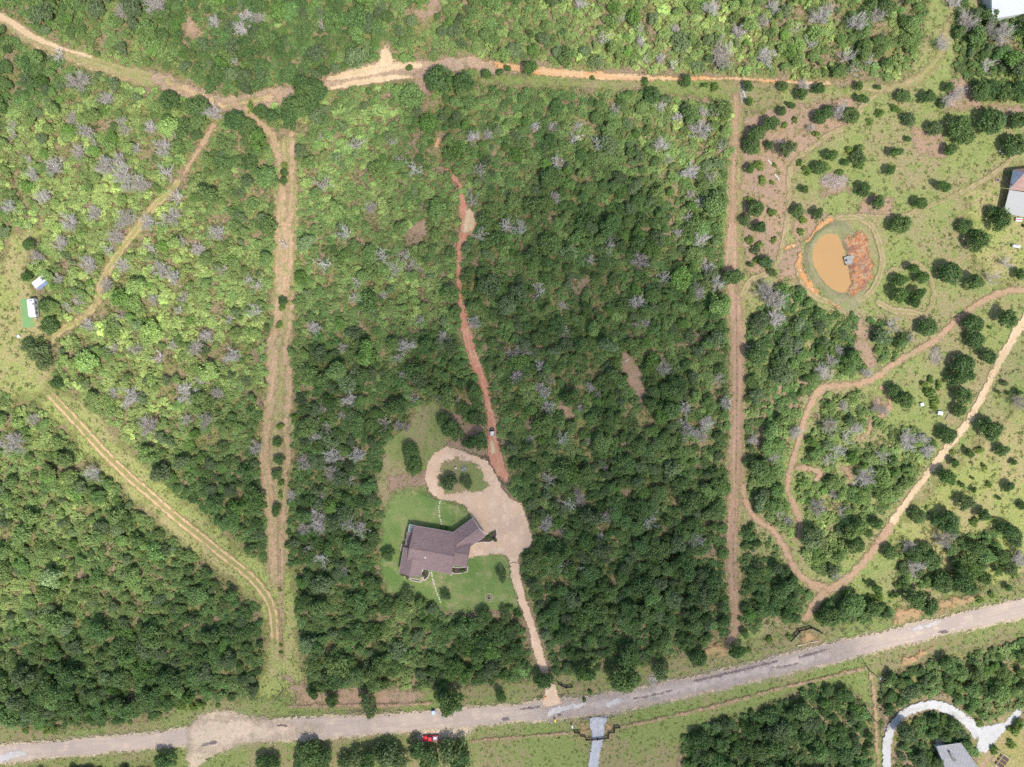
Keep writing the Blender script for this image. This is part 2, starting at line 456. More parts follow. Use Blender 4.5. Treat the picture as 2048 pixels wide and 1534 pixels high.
meadow = patch('meadow', P_RIGHT, M['meadow'], 1.6)
patch('meadow', [(1780, 1060), (1900, 940), (1980, 860), (2060, 800), (2260, 780), (2260, 1110), (2048, 1180), (1900, 1200), (1850, 1120)], M['meadow_sunlit'], 1.6)  # sunny lower right, painted as a paler turf sheet
patch('meadow', [(1930, 380), (2060, 330), (2260, 330), (2260, 620), (2048, 560), (1960, 560)], M['meadow_sunlit'], 1.6)
patch('meadow', P_LEFT_MEADOW, M['meadow_sunlit'])  # left meadow's sunlight carried by the paler turf colour
patch('meadow', P_DIAG, M['meadow_sunlit'])
patch('meadow', P_TOPSTRIP, M['verge'])
patch('verge', P_VERGE_N, M['verge'], 1.3)
patch('verge', P_VERGE_S, M['verge'], 1.6)
patch('meadow', P_BOTTOM_HOUSE, M['meadow_dry'])
# drier, pinkish litter-strewn ground of the right-hand property
for q in ([(1490, 230), (1560, 215), (1640, 205), (1700, 195), (1735, 200), (1700, 245), (1640, 290), (1585, 330), (1578, 420), (1565, 500), (1530, 550), (1490, 545), (1482, 400)],
          [(1585, 440), (1620, 425), (1660, 430), (1612, 480), (1590, 500)],
          [(1560, 500), (1600, 495), (1605, 560), (1560, 560)],
          [(1700, 632), (1735, 640), (1745, 700), (1760, 735), (1720, 740), (1712, 690)],
          [(1640, 360), (1680, 340), (1700, 380), (1640, 395)],
          [(1640, 742), (1600, 800), (1570, 900), (1500, 900), (1500, 820), (1570, 760)],
          [(1900, 165), (1935, 150), (1960, 205), (2048, 215), (2048, 260), (1960, 215), (1890, 225)],
          [(1740, 790), (1775, 800), (1770, 830), (1745, 825)],
          [(1820, 250), (1890, 280), (1885, 320), (1830, 300)],
          [(1730, 390), (1790, 400), (1780, 430), (1715, 425)]):
    patch('leaf_litter', q, M['litter'])
patch('lawn', P_UPLAWN, M['upper_lawn'])
patch('lawn', P_LAWN, M['lawn'], .8)
for q in ([(880, 815), (920, 830), (960, 850), (985, 870), (980, 915), (930, 905), (895, 890), (905, 860)],
          [(770, 955), (800, 950), (850, 945), (858, 975), (815, 970), (780, 985)],
          [(870, 1218), (930, 1226), (1000, 1222), (1030, 1228), (1000, 1242), (900, 1245), (862, 1230)],
          [(1000, 950), (1030, 960), (1045, 990), (1050, 1010), (1020, 1000)],
          [(1235, 705), (1262, 700), (1280, 740), (1300, 790), (1290, 815), (1262, 780), (1240, 740)],
          [(1080, 820), (1115, 800), (1150, 830), (1120, 850)], [(805, 455), (860, 430), (855, 470), (815, 475)],
          [(570, 1350), (640, 1385), (720, 1375), (770, 1380), (860, 1385), (820, 1410), (600, 1410)],
          [(640, 170), (700, 140), (640, 150)], [(365, 60), (380, 30), (400, 60), (385, 80)],
          [(820, 10), (835, 35), (850, 45), (880, 10), (870, -20)]):
    patch('leaf_litter', q, M['litter'])
patch('drive_pad', P_DRIVE, M['drive'], .8, over=1.5)
patch('lawn', P_ISLAND, M['upper_lawn'], .7, over=1.5)
patch('drive_pad', [(1950, 1455), (1985, 1450), (2012, 1442), (2030, 1420), (2048, 1412), (2040, 1430), (2000, 1470), (1972, 1505), (1950, 1500), (1958, 1475)], M['white_gravel'], .8, over=1.5)
for q in ([(365, 1474), (385, 1450), (402, 1430), (432, 1420), (470, 1424), (520, 1440), (590, 1450), (600, 1475), (480, 1485), (425, 1510), (385, 1545), (372, 1515), (380, 1490)],
          [(840, 1455), (960, 1445), (930, 1475), (830, 1485)]):
    patch('gravel_shoulder', q, M['shoulder'])

M['grass_wide'] = ground_mat('grass_lane', [(.25, .235, .09), (.31, .245, .125), (.20, .215, .075)], feather=1.6, amp=1.6, nscale=.35, streak=((.37, .28, .155), .7), fine_amt=.35)
M['litter_track'] = ground_mat('trodden_litter', [(.33, .235, .165), (.38, .26, .17), (.26, .21, .125)], feather=1.3, amp=1.8, nscale=.35, fine_amt=.4, mix_scales=(.12, .4))
# --- tracks: photograph pixels and width in pixels
ribbon('dirt_track', [(-160, -20, 34), (0, 38, 32), (60, 74, 32), (130, 106, 32), (200, 130, 36), (270, 152, 40), (330, 165, 40)], M['grass_wide'], clear=.3)
ribbon('dirt_track', [(-160, -25, 16), (0, 33, 18), (60, 70, 14), (120, 96, 9), (190, 116, 6)], M['pale_sand'], mask=False)
ribbon('dirt_track', [(60, 84, 5), (120, 115, 5), (200, 143, 4), (280, 166, 4)], M['sandy'], mask=False)
ribbon('dirt_track', [(300, 150, 20), (335, 165, 38), (370, 180, 30), (430, 203, 34), (480, 208, 44), (540, 196, 44), (590, 182, 30)], M['litter_track'], clear=.3)
ribbon('dirt_track', [(325, 160, 12), (370, 178, 12), (410, 196, 14), (450, 212, 12), (520, 200, 16), (560, 190, 12)], M['sandy'], mask=False)
ribbon('dirt_track', [(640, 172, 30), (680, 162, 42), (720, 152, 46), (790, 142, 44), (850, 138, 38), (900, 130, 30), (945, 126, 28), (1000, 142, 24)], M['litter_track'], clear=.3)
ribbon('dirt_track', [(650, 160, 10), (720, 145, 22), (790, 132, 20), (850, 130, 10)], M['pale_sand'], mask=False)
ribbon('dirt_track', [(655, 178, 8), (720, 165, 14), (790, 155, 12), (830, 155, 6)], M['pale_sand'], mask=False)
ribbon('dirt_track', [(930, 122, 22), (985, 131, 14), (1030, 136, 14), (1085, 143, 15), (1200, 152, 17), (1330, 157, 9), (1465, 158, 6), (1600, 166, 7), (1690, 167, 8), (1725, 170, 6)], M['orange_track'], clear=1.2, endfade=3)
ribbon('dirt_track', [(770, 88, 16), (771, 110, 24), (778, 138, 46)], M['pale_sand'], clear=.2)
ribbon('dirt_track', [(830, 140, 26), (845, 175, 24), (852, 205, 12)], M['litter'])
ribbon('dirt_track', [(880, 270, 8), (872, 300, 8)], M['orange_track'])
ribbon('dirt_track', [(880, 320, 8), (900, 345, 10), (920, 375, 9), (926, 420, 20), (938, 448, 34), (920, 488, 15), (918, 530, 12), (917, 580, 12), (928, 640, 17), (942, 700, 20), (956, 740, 22), (970, 775, 19), (978, 812, 17), (984, 855, 20), (988, 900, 30), (1002, 940, 24), (1018, 962, 18)], M['red_track'], clear=.3)
ribbon('dirt_track', [(936, 412, 10), (940, 440, 26), (930, 470, 14)], M['pale_sand'])
ribbon('dirt_track', [(983, 875, 8), (985, 895, 12), (986, 915, 8)], M['pale_sand'])
ribbon('grass_margin', [(572, 270, 40), (572, 330, 44), (573, 450, 52), (568, 560, 50), (566, 640, 46), (558, 740, 50), (558, 850, 56), (554, 950, 56), (555, 1060, 52), (558, 1150, 50)], M['grass_wide'], clear=-1.5)
ribbon('grass_margin', [(1474, 190, 24), (1467, 330, 26), (1464, 480, 38), (1470, 620, 36), (1475, 740, 38), (1472, 900, 38), (1466, 1080, 36), (1469, 1220, 34)], M['grass_wide'], clear=-1.2)
ribbon('dirt_track', [(480, 210, 24), (520, 246, 22), (545, 278, 22), (558, 320, 17), (566, 380, 18), (568, 450, 42), (570, 500, 44), (566, 550, 40), (563, 590, 30), (555, 640, 20), (545, 682, 22), (545, 722, 30), (546, 770, 22), (536, 830, 24), (530, 900, 22), (533, 950, 24), (540, 1000, 24), (545, 1050, 26), (548, 1110, 26), (550, 1180, 16)], M['track_left'], clear=.2)
ribbon('dirt_track', [(583, 258, 17), (583, 330, 16), (584, 400, 17), (578, 450, 14)], M['track_left'])
ribbon('dirt_track', [(583, 590, 14), (580, 650, 12), (570, 700, 14), (575, 740, 15), (578, 800, 20), (570, 855, 15), (577, 910, 16), (570, 960, 10), (568, 1010, 12), (564, 1060, 14), (563, 1150, 12), (563, 1230, 7), (565, 1320, 6)], M['track_left'])
ribbon('dirt_track', [(20, 715, 14), (60, 750, 20), (100, 788, 24), (150, 840, 22), (200, 895, 22), (250, 945, 22), (300, 988, 24), (350, 1032, 22), (400, 1072, 22), (450, 1112, 22), (500, 1152, 22), (533, 1192, 22), (547, 1230, 22), (550, 1290, 22), (548, 1340, 20), (545, 1385, 12)], M['rut_path'], clear=0, endfade=5)
ribbon('dirt_track', [(432, 243, 13), (405, 290, 12), (382, 325, 11), (365, 350, 9)], M['path_red'])
ribbon('dirt_track', [(365, 350, 10), (345, 380, 16), (312, 410, 18), (282, 450, 22), (250, 490, 20), (217, 540, 21), (200, 580, 19), (190, 612, 17), (160, 640, 18), (125, 660, 16), (98, 684, 14)], M['grass_path'])
ribbon('dirt_track', [(1474, 180, 14), (1471, 260, 14), (1467, 320, 16), (1466, 380, 18), (1465, 430, 18), (1463, 480, 28), (1462, 530, 32), (1465, 575, 26), (1470, 620, 26), (1473, 680, 31), (1475, 740, 32), (1474, 800, 29), (1472, 860, 29), (1470, 920, 30), (1469, 980, 28), (1465, 1040, 28), (1463, 1100, 25), (1465, 1150, 24), (1470, 1210, 25), (1470, 1250, 22), (1455, 1295, 20)], M['track_right'], clear=.2)
ribbon('footpath', [(1483, 600, 14), (1500, 562, 11), (1545, 540, 9), (1565, 490, 9), (1575, 430, 9), (1578, 380, 8), (1580, 342, 10), (1600, 312, 8), (1650, 275, 8), (1700, 246, 10), (1735, 200, 12), (1765, 180, 8)], M['ring_path'], clear=1.0)
ribbon('footpath', [(1700, 168, 18), (1770, 178, 16), (1830, 160, 18), (1860, 135, 18), (1880, 110, 16), (1890, 70, 12), (1900, 30, 8)], M['grass_wide'], clear=.6)
ribbon('farm_drive', [(2260, 570, 13), (2048, 580, 13), (1990, 590, 13), (1930, 625, 12), (1870, 680, 12), (1800, 720, 12), (1740, 760, 12), (1690, 771, 13), (1650, 775, 15), (1630, 792, 14), (1612, 830, 12), (1600, 870, 12), (1588, 910, 12), (1580, 942, 12), (1574, 980, 10), (1590, 1015, 12), (1600, 1050, 11), (1595, 1085, 9)], M['path_red'], clear=.8)
ribbon('farm_drive', [(2180, 440, 15), (2048, 640, 15), (2000, 720, 14), (1965, 790, 14), (1930, 850, 14), (1890, 900, 14), (1845, 960, 13), (1800, 1020, 14), (1765, 1075, 15)], M['pale_sand'], clear=1.2)
ribbon('farm_drive', [(1785, 1045, 14), (1765, 1075, 15), (1730, 1120, 14), (1690, 1160, 16), (1650, 1178, 22), (1600, 1150, 13), (1565, 1090, 13), (1545, 1060, 12), (1510, 1035, 11), (1490, 1000, 12), (1485, 960, 10)], M['path_red'], clear=.8)
ribbon('farm_drive', [(1655, 1175, 20), (1625, 1215, 18), (1605, 1243, 14)], M['path_red'], clear=.4)
ribbon('footpath', [(1755, 770, 9), (1776, 790, 9), (1778, 815, 9), (1760, 832, 8), (1742, 842, 7), (1736, 865, 7), (1715, 880, 6)], M['path_red'], clear=.5)
ribbon('footpath', [(1582, 935, 10), (1612, 936, 10), (1640, 946, 12), (1625, 965, 8)], M['path_red'], clear=.5)
ribbon('footpath', [(1680, 932, 9), (1698, 945, 12), (1702, 965, 10)], M['path_red'], clear=.5)
ribbon('footpath', [(1640, 441, 8), (1690, 432, 10), (1740, 434, 9), (1800, 431, 8), (1850, 415, 8), (1920, 385, 8), (1990, 345, 9), (2040, 300, 9)], M['ring_path'], clear=.6)
ring = [(1665, 442, 12), (1700, 434, 12), (1738, 448, 12), (1756, 480, 12), (1764, 520, 12), (1755, 560, 12), (1735, 590, 12), (1700, 604, 12), (1660, 604, 12), (1628, 592, 12), (1603, 560, 12), (1592, 520, 12)]
ribbon('footpath', ring, M['ring_path'], clear=.5)
ribbon('footpath', [(1764, 545, 11), (1800, 537, 9), (1825, 524, 9), (1856, 550, 9), (1866, 590, 9), (1856, 622, 9), (1830, 634, 10), (1790, 622, 12), (1745, 600, 12)], M['ring_path'], clear=.3)
ribbon('footpath', [(1790, 620, 14), (1840, 632, 14), (1870, 680, 12)], M['ring_path'], clear=.3)
for q in ([(1668, 435, 8), (1645, 452, 14), (1625, 475, 12), (1608, 488, 4)], [(1567, 498, 7), (1580, 493, 9), (1596, 490, 6)],
          [(1600, 502, 5), (1598, 530, 9), (1606, 555, 10), (1622, 575, 12), (1640, 594, 5)], [(1655, 603, 4), (1690, 618, 4)]):
    ribbon('bare_soil', q, M['bare'], clear=.4)

# --- the sealed road, its shoulders, patches and side drives
ROAD = [(-200, 1524, 28), (0, 1508, 28), (60, 1502, 28), (150, 1494, 28), (300, 1481, 28), (370, 1473, 30), (480, 1464, 34), (600, 1457, 36), (750, 1449, 36), (850, 1441, 34), (1000, 1428, 32), (1100, 1419, 34), (1200, 1408, 34), (1300, 1389, 32), (1400, 1368, 32), (1500, 1345, 32), (1600, 1320, 32), (1700, 1296, 32), (1800, 1272, 32), (1900, 1248, 32), (2048, 1215, 34), (2250, 1170, 34)]
ribbon('gravel_shoulder', [(p[0], p[1], p[2] + 8) for p in ROAD], M['shoulder'], clear=2.5)
ribbon('road', ROAD, M['road'], clear=2.5)
ribbon('road', [p[:2] + (p[2] - 5,) for p in ROAD if 980 <= p[0] <= 1800], M['road_old'], mask=False, endfade=6)
for q in ([(1093, 1425), (1110, 1412), (1150, 1408), (1175, 1405), (1150, 1417), (1125, 1420), (1110, 1430), (1095, 1432)],
          [(-20, 1512), (40, 1500), (60, 1507), (0, 1524)], [(1205, 1405), (1240, 1395), (1240, 1404), (1215, 1412)],
          [(1820, 1255), (1880, 1240), (1860, 1252), (1830, 1262)]):
    patch('road_patch', q, M['patchy'], .5, over=1.5)
M['wash'] = ground_mat('sandy_wash', [(.50, .385, .285), (.45, .355, .265), (.40, .33, .23)], feather=5, amp=3.0, nscale=.25, fine_amt=.25, mix_scales=(.1, .6))
patch('road_patch', [(375, 1470), (400, 1440), (470, 1432), (560, 1448), (640, 1452), (600, 1466), (500, 1480), (430, 1500), (385, 1500)], M['wash'], .8)
for q in ([(1380, 1363, 3), (1430, 1352, 4), (1500, 1335, 4), (1560, 1320, 3)], [(1590, 1315, 2), (1630, 1305, 4), (1660, 1296, 2)],
          [(1870, 1266, 3), (1890, 1262, 5), (1900, 1265, 2)], [(550, 1448, 2), (565, 1450, 4), (585, 1451, 2)],
          [(1000, 1438, 3), (1012, 1437, 6), (1022, 1435, 4)], [(1262, 1397, 2), (1300, 1391, 3), (1350, 1378, 2)],
          [(400, 1492, 2), (425, 1484, 7), (440, 1481, 4)], [(1112, 1432, 3), (1122, 1428, 5), (1120, 1424, 2)], [(1030, 1418, 2), (1060, 1415, 3), (1085, 1412, 2)],
          [(1540, 1336, 2), (1570, 1332, 4), (1600, 1325, 2)]):
    ribbon('road_break', q, M['crack'], over=.6, mask=False)
ribbon('driveway', [(1106, 1416, 44), (1102, 1390, 26), (1099, 1368, 18), (1090, 1342, 17), (1076, 1300, 18), (1064, 1255, 15), (1045, 1200, 14), (1031, 1150, 16), (1030, 1120, 18)], M['drive'], clear=1.4)
ribbon('driveway', [(1194, 1428, 54), (1195, 1445, 34), (1196, 1470, 22), (1192, 1495, 17), (1186, 1534, 20), (1180, 1640, 20)], M['gravel'], clear=.5)
ribbon('driveway', [(1768, 1700, 17), (1772, 1534, 17), (1773, 1485, 17), (1790, 1442, 17), (1828, 1416, 17), (1870, 1409, 20), (1910, 1425, 20), (1940, 1448, 22), (1965, 1470, 40)], M['white_gravel'], clear=1.0)
ribbon('bare_soil', [(1238, 1454, 3), (1330, 1435, 4), (1450, 1406, 5), (1560, 1376, 3.5), (1680, 1348, 5), (1738, 1335, 8)], M['path_red'], clear=1.0)
ribbon('bare_soil', [(940, 1482, 3), (1050, 1472, 3), (1150, 1465, 4)], M['path_red'], clear=1.0)
ribbon('bare_soil', [(1738, 1335, 5), (1748, 1400, 5), (1752, 1480, 5), (1758, 1600, 5)], M['path_red'], clear=.8)
ribbon('bare_soil', [(570, 1412, 5), (680, 1410, 4), (800, 1409, 4), (868, 1405, 3)], M['path_red'], clear=1.0)
M['soil_soft'] = ground_mat('worn_orange_soil', [(.42, .255, .14), (.36, .24, .12), (.30, .245, .11)], feather=2, amp=2.2, nscale=.4, fine_amt=.35, mix_scales=(.2, .6))
for q in ([(1785, 1222), (1850, 1210), (1840, 1235), (1790, 1245)], [(1605, 1265), (1625, 1262), (1636, 1280), (1608, 1285)],
          [(1870, 1205), (1960, 1190), (1930, 1205), (1880, 1220)], [(1800, 1320), (1860, 1295), (1850, 1310), (1810, 1330)], [(1405, 1290), (1460, 1290), (1450, 1310), (1410, 1305)],
          [(1160, 1450), (1172, 1450), (1178, 1475), (1160, 1472)], [(1214, 1445), (1222, 1450), (1215, 1470), (1210, 1465)]):
    patch('bare_soil', q, M['soil_soft'], .7)

# --- pond: a low earth bank round muddy water
POND = [(1655, 466), (1673, 467), (1684, 487), (1691, 508), (1698, 540), (1703, 562), (1697, 584), (1686, 589), (1665, 581), (1646, 563), (1631, 541), (1622, 516), (1626, 492), (1638, 474)]
def resample(poly, n):
    P = np.array(poly + poly[:1], float)
    s = np.concatenate([[0], np.cumsum(np.linalg.norm(np.diff(P, axis=0), axis=1))])
    t = np.linspace(0, s[-1], n, endpoint=False)
    q = np.column_stack([np.interp(t, s, P[:, 0]), np.interp(t, s, P[:, 1])])
    for _ in range(3): q = .5 * q + .25 * (np.roll(q, 1, 0) + np.roll(q, -1, 0))
    return q
pw = np.array([at(*p)[:2] for p in resample(POND, 72)])
pc = pw.mean(0)
rad = (pw - pc) / np.linalg.norm(pw - pc, axis=1)[:, None]
wn_ = np.array([mnoise.noise(Vector((p[0] * .6, p[1] * .6, 3.1))) for p in pw])
pw = pw + rad * (wn_ * .5)[:, None]
prof = [(-1.2, .10), (0.0, .42), (1.2, .75), (2.4, .95), (3.4, .80), (4.7, .35), (6.0, .045)]
V, F = [], []
for off, z in prof:
    o2 = off * np.interp(rad[:, 0], [-.3, .3], [.5, 1.15])
    zz = z + .09 * np.array([mnoise.noise(Vector((p[0] * .5, p[1] * .5, off))) for p in pw]) * (0 if z < .06 else 1)
    V.append(np.column_stack([pw + rad * o2[:, None], zz]))
n = len(pw)
for k in range(len(prof) - 1):
    a = np.arange(n) + k * n; b = np.roll(np.arange(n), -1) + k * n
    F.append(np.column_stack([a, a + n, b + n, b]))
m, nt, b = new_mat('pond_bank_soil')
c = mixc(nt, ramp(nt, wnoise(nt, .35, 5), .4, .6), (.195, .205, .08), (.255, .215, .12))
c = mixc(nt, ramp(nt, wnoise(nt, 1.2, 4), .5, .65), c, (.165, .165, .09))
nt.links.new(c, b.inputs['Base Color']); b.inputs['Roughness'].default_value = .95
bump(nt, b, wnoise(nt, 2, 4), .6, .2)
bank = mesh_np('pond_bank', np.vstack(V), np.vstack(F), m, True)
tag(link('pond_bank', bank), kind='structure')
m, nt, b = new_mat('muddy_water')
c = mixc(nt, ramp(nt, wnoise(nt, .05, 3), .3, .7), (.42, .245, .10), (.385, .235, .10))
nt.links.new(c, b.inputs['Base Color']); b.inputs['Roughness'].default_value = .06
b.inputs['Specular IOR Level'].default_value = .35
pwm = MB(); pwm.prism([tuple(p) for p in (pw + rad * -.1)], .10, .36)
tag(pwm.build('pond_water', m), kind='structure')
# eroded red clay apron east of the water, following the bank surface
a_poly = [tuple(at(*p)[:2]) for p in [(1688, 470), (1700, 478), (1718, 464), (1734, 474), (1736, 505), (1748, 532), (1741, 563), (1722, 580), (1700, 594), (1692, 588), (1703, 562), (1694, 520)]]
def bank_z(X, Y):
    d = sdf([tuple(p) for p in pw], X, Y)
    sc = np.where((X - pc[0]) > 0, 1.1, .95)
    return np.interp(-d / sc, [p[0] for p in prof], [p[1] for p in prof])
ax = np.array(a_poly)
X, Y = np.meshgrid(np.arange(ax[:, 0].min() - 1.5, ax[:, 0].max() + 1.5, .45), np.arange(ax[:, 1].min() - 1.5, ax[:, 1].max() + 1.5, .45))
D = sdf(a_poly, X, Y)
Z = bank_z(X, Y) + .14 + .16 * np.array([[mnoise.noise(Vector((x * .8, y * .8, 9.))) for x in X[0]] for y in Y[:, 0]])
idx = np.arange(X.size).reshape(X.shape)
keep = np.maximum.reduce([D[:-1, :-1], D[1:, :-1], D[:-1, 1:], D[1:, 1:]]) > -1.5
Fq = np.stack([idx[:-1, :-1], idx[:-1, 1:], idx[1:, 1:], idx[1:, :-1]], -1)[keep]
me = mesh_np('red_clay_bank', np.column_stack([X.ravel(), Y.ravel(), Z.ravel()]), Fq, M['bank_red'], True)
set_attr(me, 'd', D.ravel())
tag(link('bare_soil', me), kind='structure')

# ------------------------------------------------------------------ where the woods stand: a mask on photograph pixels
MX0, MY0, MSTEP = -190, -190, 4
mx = np.arange(MX0, 2048 + 190, MSTEP); my = np.arange(MY0, 1534 + 190, MSTEP)
PX, PY = np.meshgrid(mx.astype(float), my.astype(float))
WX, WY = (PX - 1024) * S, (767 - PY) * S
clear = np.full(PX.shape, 1e9)            # metres to the nearest clearing
for L, c in LINES:
    pts = L[::3] if len(L) > 6 else L
    x0, x1, y0, y1 = L[:, 0].min() - 14, L[:, 0].max() + 14, L[:, 1].min() - 14, L[:, 1].max() + 14
    sel = (WX > x0) & (WX < x1) & (WY > y0) & (WY < y1)
    if not sel.any(): continue
    xs, ys = WX[sel], WY[sel]; dd = clear[sel]
    for p in pts:
        dd = np.minimum(dd, np.hypot(xs - p[0], ys - p[1]) - p[2] - c)
    clear[sel] = dd
for poly in (P_LEFT_MEADOW, P_DIAG, P_TOPSTRIP, P_RIGHT, P_VERGE_N, P_VERGE_S, P_LAWN, P_UPLAWN, P_DRIVE, P_ISLAND, P_BOTTOM_HOUSE, [(1242, 706), (1260, 704), (1274, 742), (1290, 780), (1284, 798), (1264, 772), (1250, 742)],
             [(815, 458), (852, 440), (846, 466), (820, 472)], [(366, 62), (378, 25), (398, 60), (385, 80)], [(818, 12), (835, 38), (850, 50), (885, 8), (872, -20), (850, 30)], [(1120, 805), (1140, 815), (1150, 840), (1128, 832)], [(1160, 560), (1172, 556), (1170, 572)]):
    clear = np.minimum(clear, -sdf(poly, PX, PY) * S)
WOODS_RIGHT = [
    [(1500, 640), (1548, 572), (1600, 568), (1640, 612), (1712, 632), (1710, 690), (1735, 742), (1650, 764), (1622, 785), (1605, 822), (1590, 870), (1578, 925), (1566, 985), (1582, 1030), (1588, 1070), (1555, 1060), (1512, 1022), (1492, 975), (1490, 800), (1492, 700)],
    [(1740, 642), (1792, 640), (1826, 668), (1812, 702), (1765, 735), (1748, 700)],
    [(1652, 788), (1735, 785), (1752, 826), (1770, 848), (1838, 858), (1880, 892), (1850, 938), (1800, 1000), (1745, 1040), (1700, 1110), (1668, 1155), (1630, 1140), (1600, 1100), (1610, 1050), (1585, 990), (1592, 955), (1612, 890), (1640, 830)],
    [(1482, 1110), (1560, 1108), (1620, 1180), (1632, 1200), (1600, 1245), (1512, 1262), (1482, 1245)],
    [(1480, 1045), (1540, 1068), (1560, 1100), (1482, 1100)],
    [(1470, -150), (1870, -150), (1860, 0), (1845, 60), (1838, 110), (1790, 150), (1700, 158), (1600, 152), (1480, 140)],
    [(1905, -20), (1985, 40), (2260, 55), (2260, 150), (2048, 155), (1930, 150), (1912, 110)],
    [(1930, 160), (2260, 165), (2260, 235), (2048, 200), (1960, 200)],
    [(1645, 1205), (1700, 1190), (1760, 1200), (1790, 1230), (1700, 1248), (1640, 1248)],
    [(1860, 1080), (2040, 1050), (2050, 1130), (1960, 1180), (1800, 1180), (1790, 1090)],
    [(1760, 1362), (1840, 1342), (2048, 1282), (2260, 1240), (2260, 1400), (2048, 1398), (2000, 1440), (1935, 1432), (1905, 1410), (1850, 1398), (1790, 1428), (1768, 1450)],
    [(1794, 1450), (1830, 1428), (1880, 1422), (1925, 1445), (1948, 1480), (1930, 1510), (1865, 1485), (1870, 1540), (1880, 1700), (1788, 1700)],
]
for poly in WOODS_RIGHT:
    clear = np.where(inside(poly, PX, PY), np.maximum(1.0, sdf(poly, PX, PY) * S), clear)
# tracks cut through the right-hand woods again
for L, c in LINES:
    pts = L[::3] if len(L) > 6 else L
    if L[:, 0].max() < 70: continue
    for p in pts:
        if p[0] < 70: continue
        d = np.hypot(WX - p[0], WY - p[1]) - p[2] - c
        clear = np.minimum(clear, np.where(d < 3, d, 1e9))
def clear_at(px, py):
    i = np.clip(((np.asarray(px) - MX0) / MSTEP).round().astype(int), 0, len(mx) - 1)
    j = np.clip(((np.asarray(py) - MY0) / MSTEP).round().astype(int), 0, len(my) - 1)
    return clear[j, i]
# ------------------------------------------------------------------ foliage and bark materials
def leaf_mat(name, trans=.42):
    m, nt, b = new_mat(name)
    t = attr(nt, 'tint', 'INSTANCER').outputs['Vector']
    g = nt.nodes.new('ShaderNodeNewGeometry')
    k = ramp(nt, g.outputs['Random Per Island'], 0, 1, .62, 1.45, False)
    mv = nt.nodes.new('ShaderNodeVectorMath'); mv.operation = 'SCALE'
    nt.links.new(t, mv.inputs[0]); nt.links.new(k, mv.inputs['Scale'])
    big = wnoise(nt, .55, 3)
    c = mixc(nt, ramp(nt, big, .35, .7, 0, .28), mv.outputs[0], (.21, .27, .085))
    nt.links.new(c, b.inputs['Base Color'])
    b.inputs['Roughness'].default_value = .5
    b.inputs['Specular IOR Level'].default_value = .35
    tr = nt.nodes.new('ShaderNodeBsdfTranslucent')
    hs = mixc(nt, 1.0, c, (1.0, 1.05, .5), 'MULTIPLY')
    nt.links.new(hs, tr.inputs['Color'])
    mx_ = nt.nodes.new('ShaderNodeMixShader'); mx_.inputs[0].default_value = trans
    nt.links.new(b.outputs[0], mx_.inputs[1]); nt.links.new(tr.outputs[0], mx_.inputs[2])
    nt.links.new(mx_.outputs[0], nt.nodes['Material Output'].inputs['Surface'])
    return m
M['leaf'] = leaf_mat('tree_leaves')
M['bark'] = plain('brown_bark', (.15, .115, .09), .95, var=.3)
M['deadbark'] = plain('bleached_dead_wood', (.63, .58, .53), .9, var=.2, scale=.8)
_nt = M['deadbark'].node_tree; _b = _nt.nodes['Principled BSDF']
_src = _b.inputs['Base Color'].links[0].from_socket
_oi = _nt.nodes.new('ShaderNodeObjectInfo')
_hv = mixc(_nt, _oi.outputs['Random'], (.80, .76, .72), (1.1, 1.1, 1.12))
_nt.links.new(mixc(_nt, 1.0, _src, _hv, 'MULTIPLY'), _b.inputs['Base Color'])

# ------------------------------------------------------------------ tree meshes (unit crown radius)
def leaf_cards(P, Nn, size, r):
    """one rhombic leaf spray per point"""
    n = len(P)
    a = np.cross(Nn, r.normal(size=(n, 3))); a /= np.linalg.norm(a, axis=1)[:, None] + 1e-9
    b = np.cross(Nn, a)
    s = size * r.uniform(.6, 1.45, n)[:, None]
    l = 1.25
    V = np.stack([P - a * s * l, P - b * s * .75, P + a * s * l, P + b * s * .75], 1).reshape(-1, 3)
    F = np.arange(4 * n).reshape(n, 4)
    return V, F

def crown_mesh(seed, lobes, n, leaf, tall=.75, base=.35, spread=.62, holes=.0, lobe_r=(.26, .46), jit=.045):
    r = np.random.default_rng(seed)
    th = r.uniform(0, 2 * np.pi, lobes)
    rr = spread * np.sqrt(r.uniform(.02, 1, lobes)) * r.uniform(.75, 1.15, lobes)
    C = np.column_stack([rr * np.cos(th), rr * np.sin(th), base + (tall - base) * (1 - (rr / .9) ** 2) * r.uniform(.6, 1.15, lobes)])
    C[:, 0] *= r.uniform(.85, 1.1); C[:, 1] *= r.uniform(.85, 1.1)
    R = r.uniform(*lobe_r, lobes) * (1.1 - .35 * rr)
    w = R ** 2 / np.sum(R ** 2)
    m = int(n * 1.9)
    k = r.choice(lobes, m, p=w)
    d = r.normal(size=(m, 3)); d[:, 2] = np.abs(d[:, 2]) * .9 - .22
    d /= np.linalg.norm(d, axis=1)[:, None]
    P = C[k] + d * (R[k] * (r.uniform(.5, 1.0, m) + .22 * r.uniform(0, 1, m) ** 3))[:, None]
    P += r.normal(size=P.shape) * jit
    # thin out leaves deep inside other lobes
    dist = np.linalg.norm(P[:, None, :] - C[None], axis=2) / R[None]
    dist[np.arange(m), k] = 9
    ok = dist.min(1) > .72
    P, d = P[ok][:n], d[ok][:n]
    Nn = d * .55 + r.normal(size=P.shape) * .45 + np.array([0, 0, .65]); Nn /= np.linalg.norm(Nn, axis=1)[:, None]
    V, F = leaf_cards(P, Nn, leaf, r)
    return mesh_np('crown', V, F, M['leaf'])

